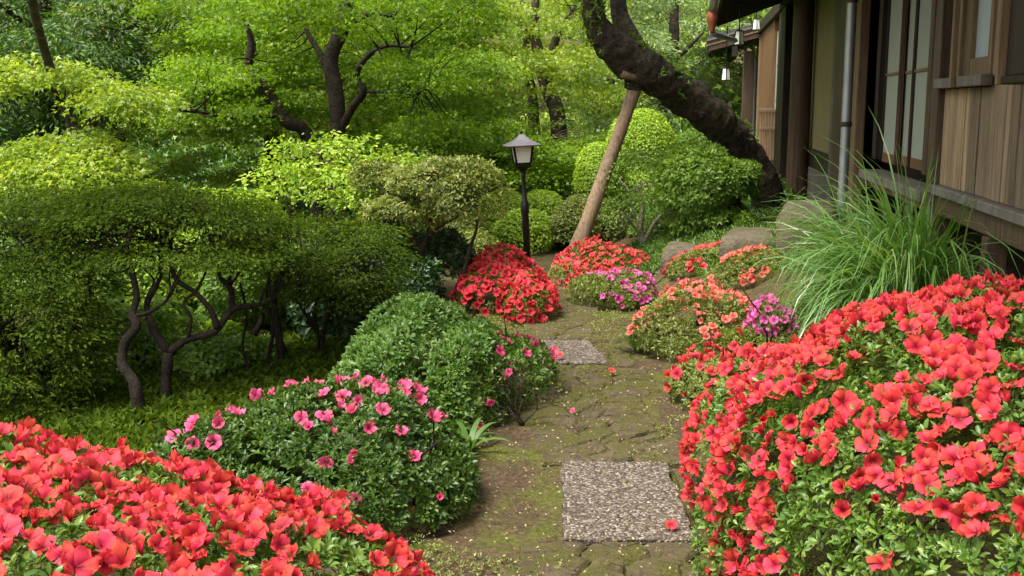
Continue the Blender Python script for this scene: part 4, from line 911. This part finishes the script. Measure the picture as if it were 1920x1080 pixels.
    obj('gutter_arm', *tube([(qa, 1.3, za), (qb, .95, zb_)], [.03, .03], 10, 4), M['pipe_metal'], root, True)
    qc, zc = hp(1335, 30, 1.3)
    obj('funnel', *tube([(qa, 1.3, za), (qa, 1.3, zc - .14), (qa, 1.3, zc - .04), (qa, 1.3, zc + .02)], [.018, .028, .055, .042], 12, 10), M['copper'], root, True)
    obj('drop_pipe', *tube([(qa, 1.3, zc + .02), (qa - .3, 1.28, zc + .3), (qa - .5, 1.25, zc + .6)], [.04, .04, .04], 12, 8), M['pipe_metal'], root, True)
    return root
house()
# eave lanterns
def lantern(px, py, o, h, label, up):
    s, z = hp(px, py, o); xy = HOUSE_O + s * HD + o * HN
    root = thing('hanging_lantern', label, 'lantern', (xy[0], xy[1], z), 'lanterns under the eaves'); del root['_base']
    r = h * .42
    obj('shade', *frustum([(r * .95, -h * .5), (r * .72, h * .42)], .4, 6), M['lamp_glass'], root)
    for k in range(6):
        a = .4 + k * math.pi / 3; obj('rib', *tube([(r * .97 * math.cos(a), r * .97 * math.sin(a), -h * .5), (r * .74 * math.cos(a), r * .74 * math.sin(a), h * .42)], [h * .03, h * .03], 4, 4), M['black_metal'], root)
    obj('cap', *frustum([(r * .8, h * .42), (r * .8, h * .47), (r * .2, h * .56)], .4, 6), M['black_metal'], root)
    obj('base_ring', *frustum([(r, -h * .55), (r, -h * .5)], .4, 6), M['black_metal'], root)
    obj('cord', *tube([(0, 0, h * .55), (0, 0, h * .55 + up)], [.008, .008], 5, 4), M['black_metal'], root)
lantern(1418, 45, .35, .19, 'largest white lantern under the dark upper eave', .5)
lantern(1386, 70, .9, .17, 'white lantern at the end of the gutter arm', .45)
lantern(1361, 138, 1.0, .17, 'small white lantern hanging farthest below the lower eave', .55)

# ------------------------------------------------------------------ stones by the house
def boulder(label, pts_px, z0, z1, group='flat stepping stones by the house', wob=.02):
    poly = np.array([onz(*p, z1)[:2] for p in pts_px]); c = poly.mean(0)
    bm = bmesh.new(); k = len(poly); n = 5
    V, F = [], []
    sub = subdiv_poly(poly, 4, wob); k = len(sub)
    prof = [(1.0, z0 - .1), (1.03, z0 + (z1 - z0) * .4), (1.0, z1 - .05), (.95, z1 - .012), (.86, z1), (.45, z1 + .006)]
    for (f, z) in prof:
        q = c + (sub - c) * f; V += [(x + rng.normal() * .006, y_ + rng.normal() * .006, z + rng.normal() * .005) for x, y_ in q]
    for i in range(len(prof) - 1):
        for j in range(k): F.append((i * k + j, i * k + (j + 1) % k, (i + 1) * k + (j + 1) % k, (i + 1) * k + j))
    F.append(tuple(range((len(prof) - 1) * k, len(prof) * k))); bm.free()
    o = obj('stepping_stone', np.array(V), F, M['boulder'], None, True)
    tag(o, label, 'stone', group)
boulder('low flat stone nearest the path, behind the coral azalea', [(1240, 470), (1330, 470), (1322, 452), (1255, 452)], .1, .33)
boulder('middle rough stone behind the dark stem', [(1350, 446), (1455, 446), (1450, 426), (1372, 426)], .38, .54)
boulder('tall pale block stone behind the plume grass', [(1458, 398), (1565, 398), (1560, 374), (1475, 374)], .3, .78)

# ------------------------------------------------------------------ plume grass
def plume_grass():
    b = P(1715, 560, 5.5); b[2] = ground_z(b[0], b[1]); root = thing('plume_grass', 'tall arching clump of plume grass in front of the house', 'grass clump', b)
    def blade(rg, big):
        a = rg.uniform(0, 6.283); r0 = rg.uniform(0, .32) ; p0 = b + np.array([math.cos(a) * r0 * 1.25, math.sin(a) * r0 * .8, 0])
        L = rg.uniform(.8, 1.4) if big else rg.uniform(.5, 1.2)
        az = a + rg.normal() * .5 if rg.random() < .8 else math.pi + rg.normal() * .6
        lean = rg.uniform(.1, .85); wd = rg.uniform(.003, .0072) * (1.1 if big else .9); n = 7
        d = np.array([math.cos(az), math.sin(az), 0]); pts = []; p = p0.copy(); th = lean; st = L / n
        curl = rg.uniform(.12, .42)
        for i in range(n + 1):
            pts.append(p.copy()); p = p + st * (d * math.sin(th) + np.array([0, 0, math.cos(th)])); th = min(th + curl * (.4 + .25 * i), 2.7)
        pts = np.array(pts); sd_ = np.array([-d[1], d[0], 0]) * 1.0 + rg.normal(size=3) * .35; sd_ /= np.linalg.norm(sd_)
        wv = wd * np.array([.7, 1, 1, 1, .9, .7, .45, .05])[:, None]
        V = np.concatenate([pts - sd_ * wv, pts + sd_ * wv]); F = [(i, i + 1, i + n + 2, i + n + 1) for i in range(n)]
        return V, F
    rg = np.random.default_rng(91)
    i = 0
    while i < 300:
        V, F = blade(rg, True)
        ok = ((V[:, :2] - HOUSE_O) @ HN > .04).all() and not ((V[:, 0] < b[0] - .76) | ((V[:, 0] < b[0] - .5) & (V[:, 2] > b[2] + .72))).any()
        i += ok
        if ok: obj('blade', V, F, M['grass_blade'], root, True)
    m = MB()
    for i in range(2300):
        V, F = blade(rg, False)
        if ((V[:, :2] - HOUSE_O) @ HN > .04).all() and not ((V[:, 0] < b[0] - .76) | ((V[:, 0] < b[0] - .5) & (V[:, 2] > b[2] + .72))).any(): m.add(V, F)
    obj('blades', *m.get(), M['grass_blade'], root, True, kind='stuff')
plume_grass()

# ------------------------------------------------------------------ small plants, twigs, litter
def strap_plant(px, py, Y, n, L, label, seed, mat='fern_leaf'):
    rg = np.random.default_rng(seed); b = P(px, py, Y); b[2] = ground_z(b[0], b[1])
    root = thing('strap_leaf_plant', label, 'plant', b, 'small plants along the path')
    for i in range(n):
        az = rg.uniform(0, 6.28); d = np.array([math.cos(az), math.sin(az), 0]); th = rg.uniform(.3, .9); p = b.copy(); pts = []
        for k in range(6): pts.append(p.copy()); p = p + L / 5 * (d * math.sin(th) + np.array([0, 0, math.cos(th)])); th += .28
        pts = np.array(pts); sd_ = np.array([-d[1], d[0], .2]); wv = L * .055 * np.array([.5, 1, 1, .9, .6, .05])[:, None]
        obj('leaf', np.concatenate([pts - sd_ * wv, pts + sd_ * wv]), [(k, k + 1, k + 7, k + 6) for k in range(5)], M[mat], root, True)
strap_plant(880, 865, 4.9, 14, .24, 'strap leaved tuft at the foot of the pink azalea', 1)
strap_plant(1195, 650, 7.0, 16, .25, 'strap leaved plant beside the salmon azalea', 2)
strap_plant(840, 905, 4.5, 10, .2, 'thin arching tuft in the shade near the moss', 3)
strap_plant(560, 730, 5.3, 6, .2, 'few broad leaves sticking up behind the pink azalea', 4)
def ground_cover():
    n = 10000; x = rng.uniform(1.0, 3.2, n); y = rng.uniform(4.9, 13, n); Q = np.stack([x, y, ground_z(x, y) + .005], 1)
    Q = Q[out_of_house(Q, .3) & (noise3(Q, 3, 5) > -.3)]
    o = obj('ground_cover', *rosettes(Q, np.tile([0, 0, 1.], (len(Q), 1)), 5, .06, .014, 'quad', .4, .3), M['dome_leaf']); o['kind'] = 'stuff'; tag(o, 'low grassy ground cover on the bank below the house', 'ground cover')
    n = 20000; x = rng.uniform(-6.5, -.9, n); y = rng.uniform(4.7, 13, n); Q = np.stack([x, y, ground_z(x, y) + .005], 1); Q = Q[(noise3(Q, 2, 6) > -.4)]; x = rng.uniform(-3.6, -.95, 7000); y = rng.uniform(4.5, 6.8, 7000); Q = np.concatenate([Q, np.stack([x, y, ground_z(x, y) + .005], 1)])
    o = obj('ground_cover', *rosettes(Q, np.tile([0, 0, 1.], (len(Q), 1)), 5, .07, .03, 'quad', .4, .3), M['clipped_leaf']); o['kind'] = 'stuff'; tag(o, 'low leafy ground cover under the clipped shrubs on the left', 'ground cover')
    n = 26000; x = rng.uniform(-14, 7, n); y = rng.uniform(12.5, 27, n); Q = np.stack([x, y, ground_z(x, y) + .01], 1); Q = Q[out_of_house(Q, .2)]
    o = obj('ground_cover', *rosettes(Q, np.tile([0, 0, 1.], (len(Q), 1)), 5, .2, .07, 'quad', .4, .35), M['evergreen_leaf']); o['kind'] = 'stuff'; tag(o, 'leafy undergrowth carpeting the slope beneath the maples', 'ground cover')
ground_cover()
def bare_twigs():
    b = P(985, 815, 5.3); b[2] = ground_z(b[0], b[1]); root = thing('twiggy_shrub', 'thin leafless shrub at the left edge of the path', 'shrub', b); rg = np.random.default_rng(7)
    leafs = []
    def grow(p, d, L, r, lev, m):
        q = p + d * L; mid = (p + q) / 2 + rg.normal(size=3) * L * .08; m.add(*tube([p, mid, q], [r, r * .85, r * .65], 5, 5))
        if lev == 0: leafs.append(q); return
        for _ in range(rg.integers(2, 4)): grow(q, nrm(d + rg.normal(size=3) * .5 + np.array([0, 0, .12])), L * rg.uniform(.6, .85), r * .62, lev - 1, m)
    for k in range(5):
        m = MB(); grow(b + rg.normal(size=3) * .02, nrm(np.array([rg.uniform(-.8, .9), rg.uniform(-.6, .5), .9])), .13, .006, 3, m); obj('stem', *m.get(), M['bark_mid'], root, True)
    Q = np.array(leafs); Q = np.repeat(Q, 3, 0); obj('leaves', *scatterleaves(Q, nrm(rng.normal(size=Q.shape) + np.array([0, 0, 1.])), .02, .01), M['azalea_leaf_olive'], root, kind='stuff')
    N = nrm(rng.normal(size=(len(leafs), 3)) + np.array([0, -1, .5])); add_flowers(root, np.array(leafs)[::9], N[::9], 'pink', .04, 9, .05)
bare_twigs()
def litter():
    n = 5200; y = 1.8 + 8 * rng.random(n) ** 1.3; x = rng.uniform(-.35, 1.1, n) * (.8 + .04 * y)
    z = ground_z(x, y) + .012 + .018 * ((x > path_l(y)) & (x < path_r(y)))
    Q = np.stack([x, y, z], 1); N = nrm(np.array([0, 0, 1.]) + rng.normal(size=(n, 3)) * .35)
    o = obj('leaf_litter', *scatterleaves(Q, N, .014, .008, 'quad', nout=.05, nj=.25), M['litter']); o['kind'] = 'stuff'; tag(o, 'dry fallen leaves strewn over the mossy path', 'litter')
    n = 26000; y = 2.2 + 7 * rng.random(n); x = rng.uniform(-.5, 1.3, n); Q = np.stack([x, y, np.zeros(n)], 1)
    k = noise3(Q, 5.5, 6) + .5 * noise3(Q, 17, 7) > .15; x, y, Q = x[k], y[k], Q[k]; inp = (x > path_l(y)) & (x < path_r(y)); kk = ~inp | (rng.random(len(x)) < .12)
    Q = Q[kk]; Q[:, 2] = ground_z(Q[:, 0], Q[:, 1]) - .004 + .012 * inp[kk]
    for sb in (near_slab, far_slab):
        sbx = np.array(sb); Q = Q[~((Q[:, 0] > sbx[:, 0].min()) & (Q[:, 0] < sbx[:, 0].max()) & (Q[:, 1] > sbx[:, 1].min()) & (Q[:, 1] < sbx[:, 1].max()))]
    o = obj('moss', *rosettes(Q, np.tile([0, 0, 1.], (len(Q), 1)), 4, .014, .006, 'quad', 0, .3), M['azalea_leaf_olive']); o['kind'] = 'stuff'; tag(o, 'green moss cushions growing beside the stones', 'moss')
litter()
for k, (px, py, zz, key, lab) in enumerate([(1258, 978, .05, 'red', 'fallen red flower on the near slab'), (1040, 652, .06, 'red', 'upper left fallen flower on the far slab'), (1050, 662, .06, 'coral', 'paler fallen flower at the middle of the far slab'), (1025, 665, .06, 'red', 'fallen flower at the shaded left end of the far slab'), (1147, 690, .05, 'coral', 'fallen flower alone on the mossy stones below the far slab'), (770, 955, .06, 'red', 'fallen flower in the shade under the pink azalea')]):
    p = onz(px, py, zz); o = bpy.data.objects.new('fallen_flower', FL[key][k % 7]); o.matrix_local = Matrix.Translation(Vector(p) - Vector((0, 0, .015))) @ rot_to(nrm(np.array([.3 * math.sin(k * 2), -.5, 1])), k) @ Matrix.Diagonal((.05, .05, .04, 1)); link(o); tag(o, lab, 'flower', 'flowers fallen on the path')
for o in bpy.data.objects:
    if o.get('_base') is not None: del o['_base']
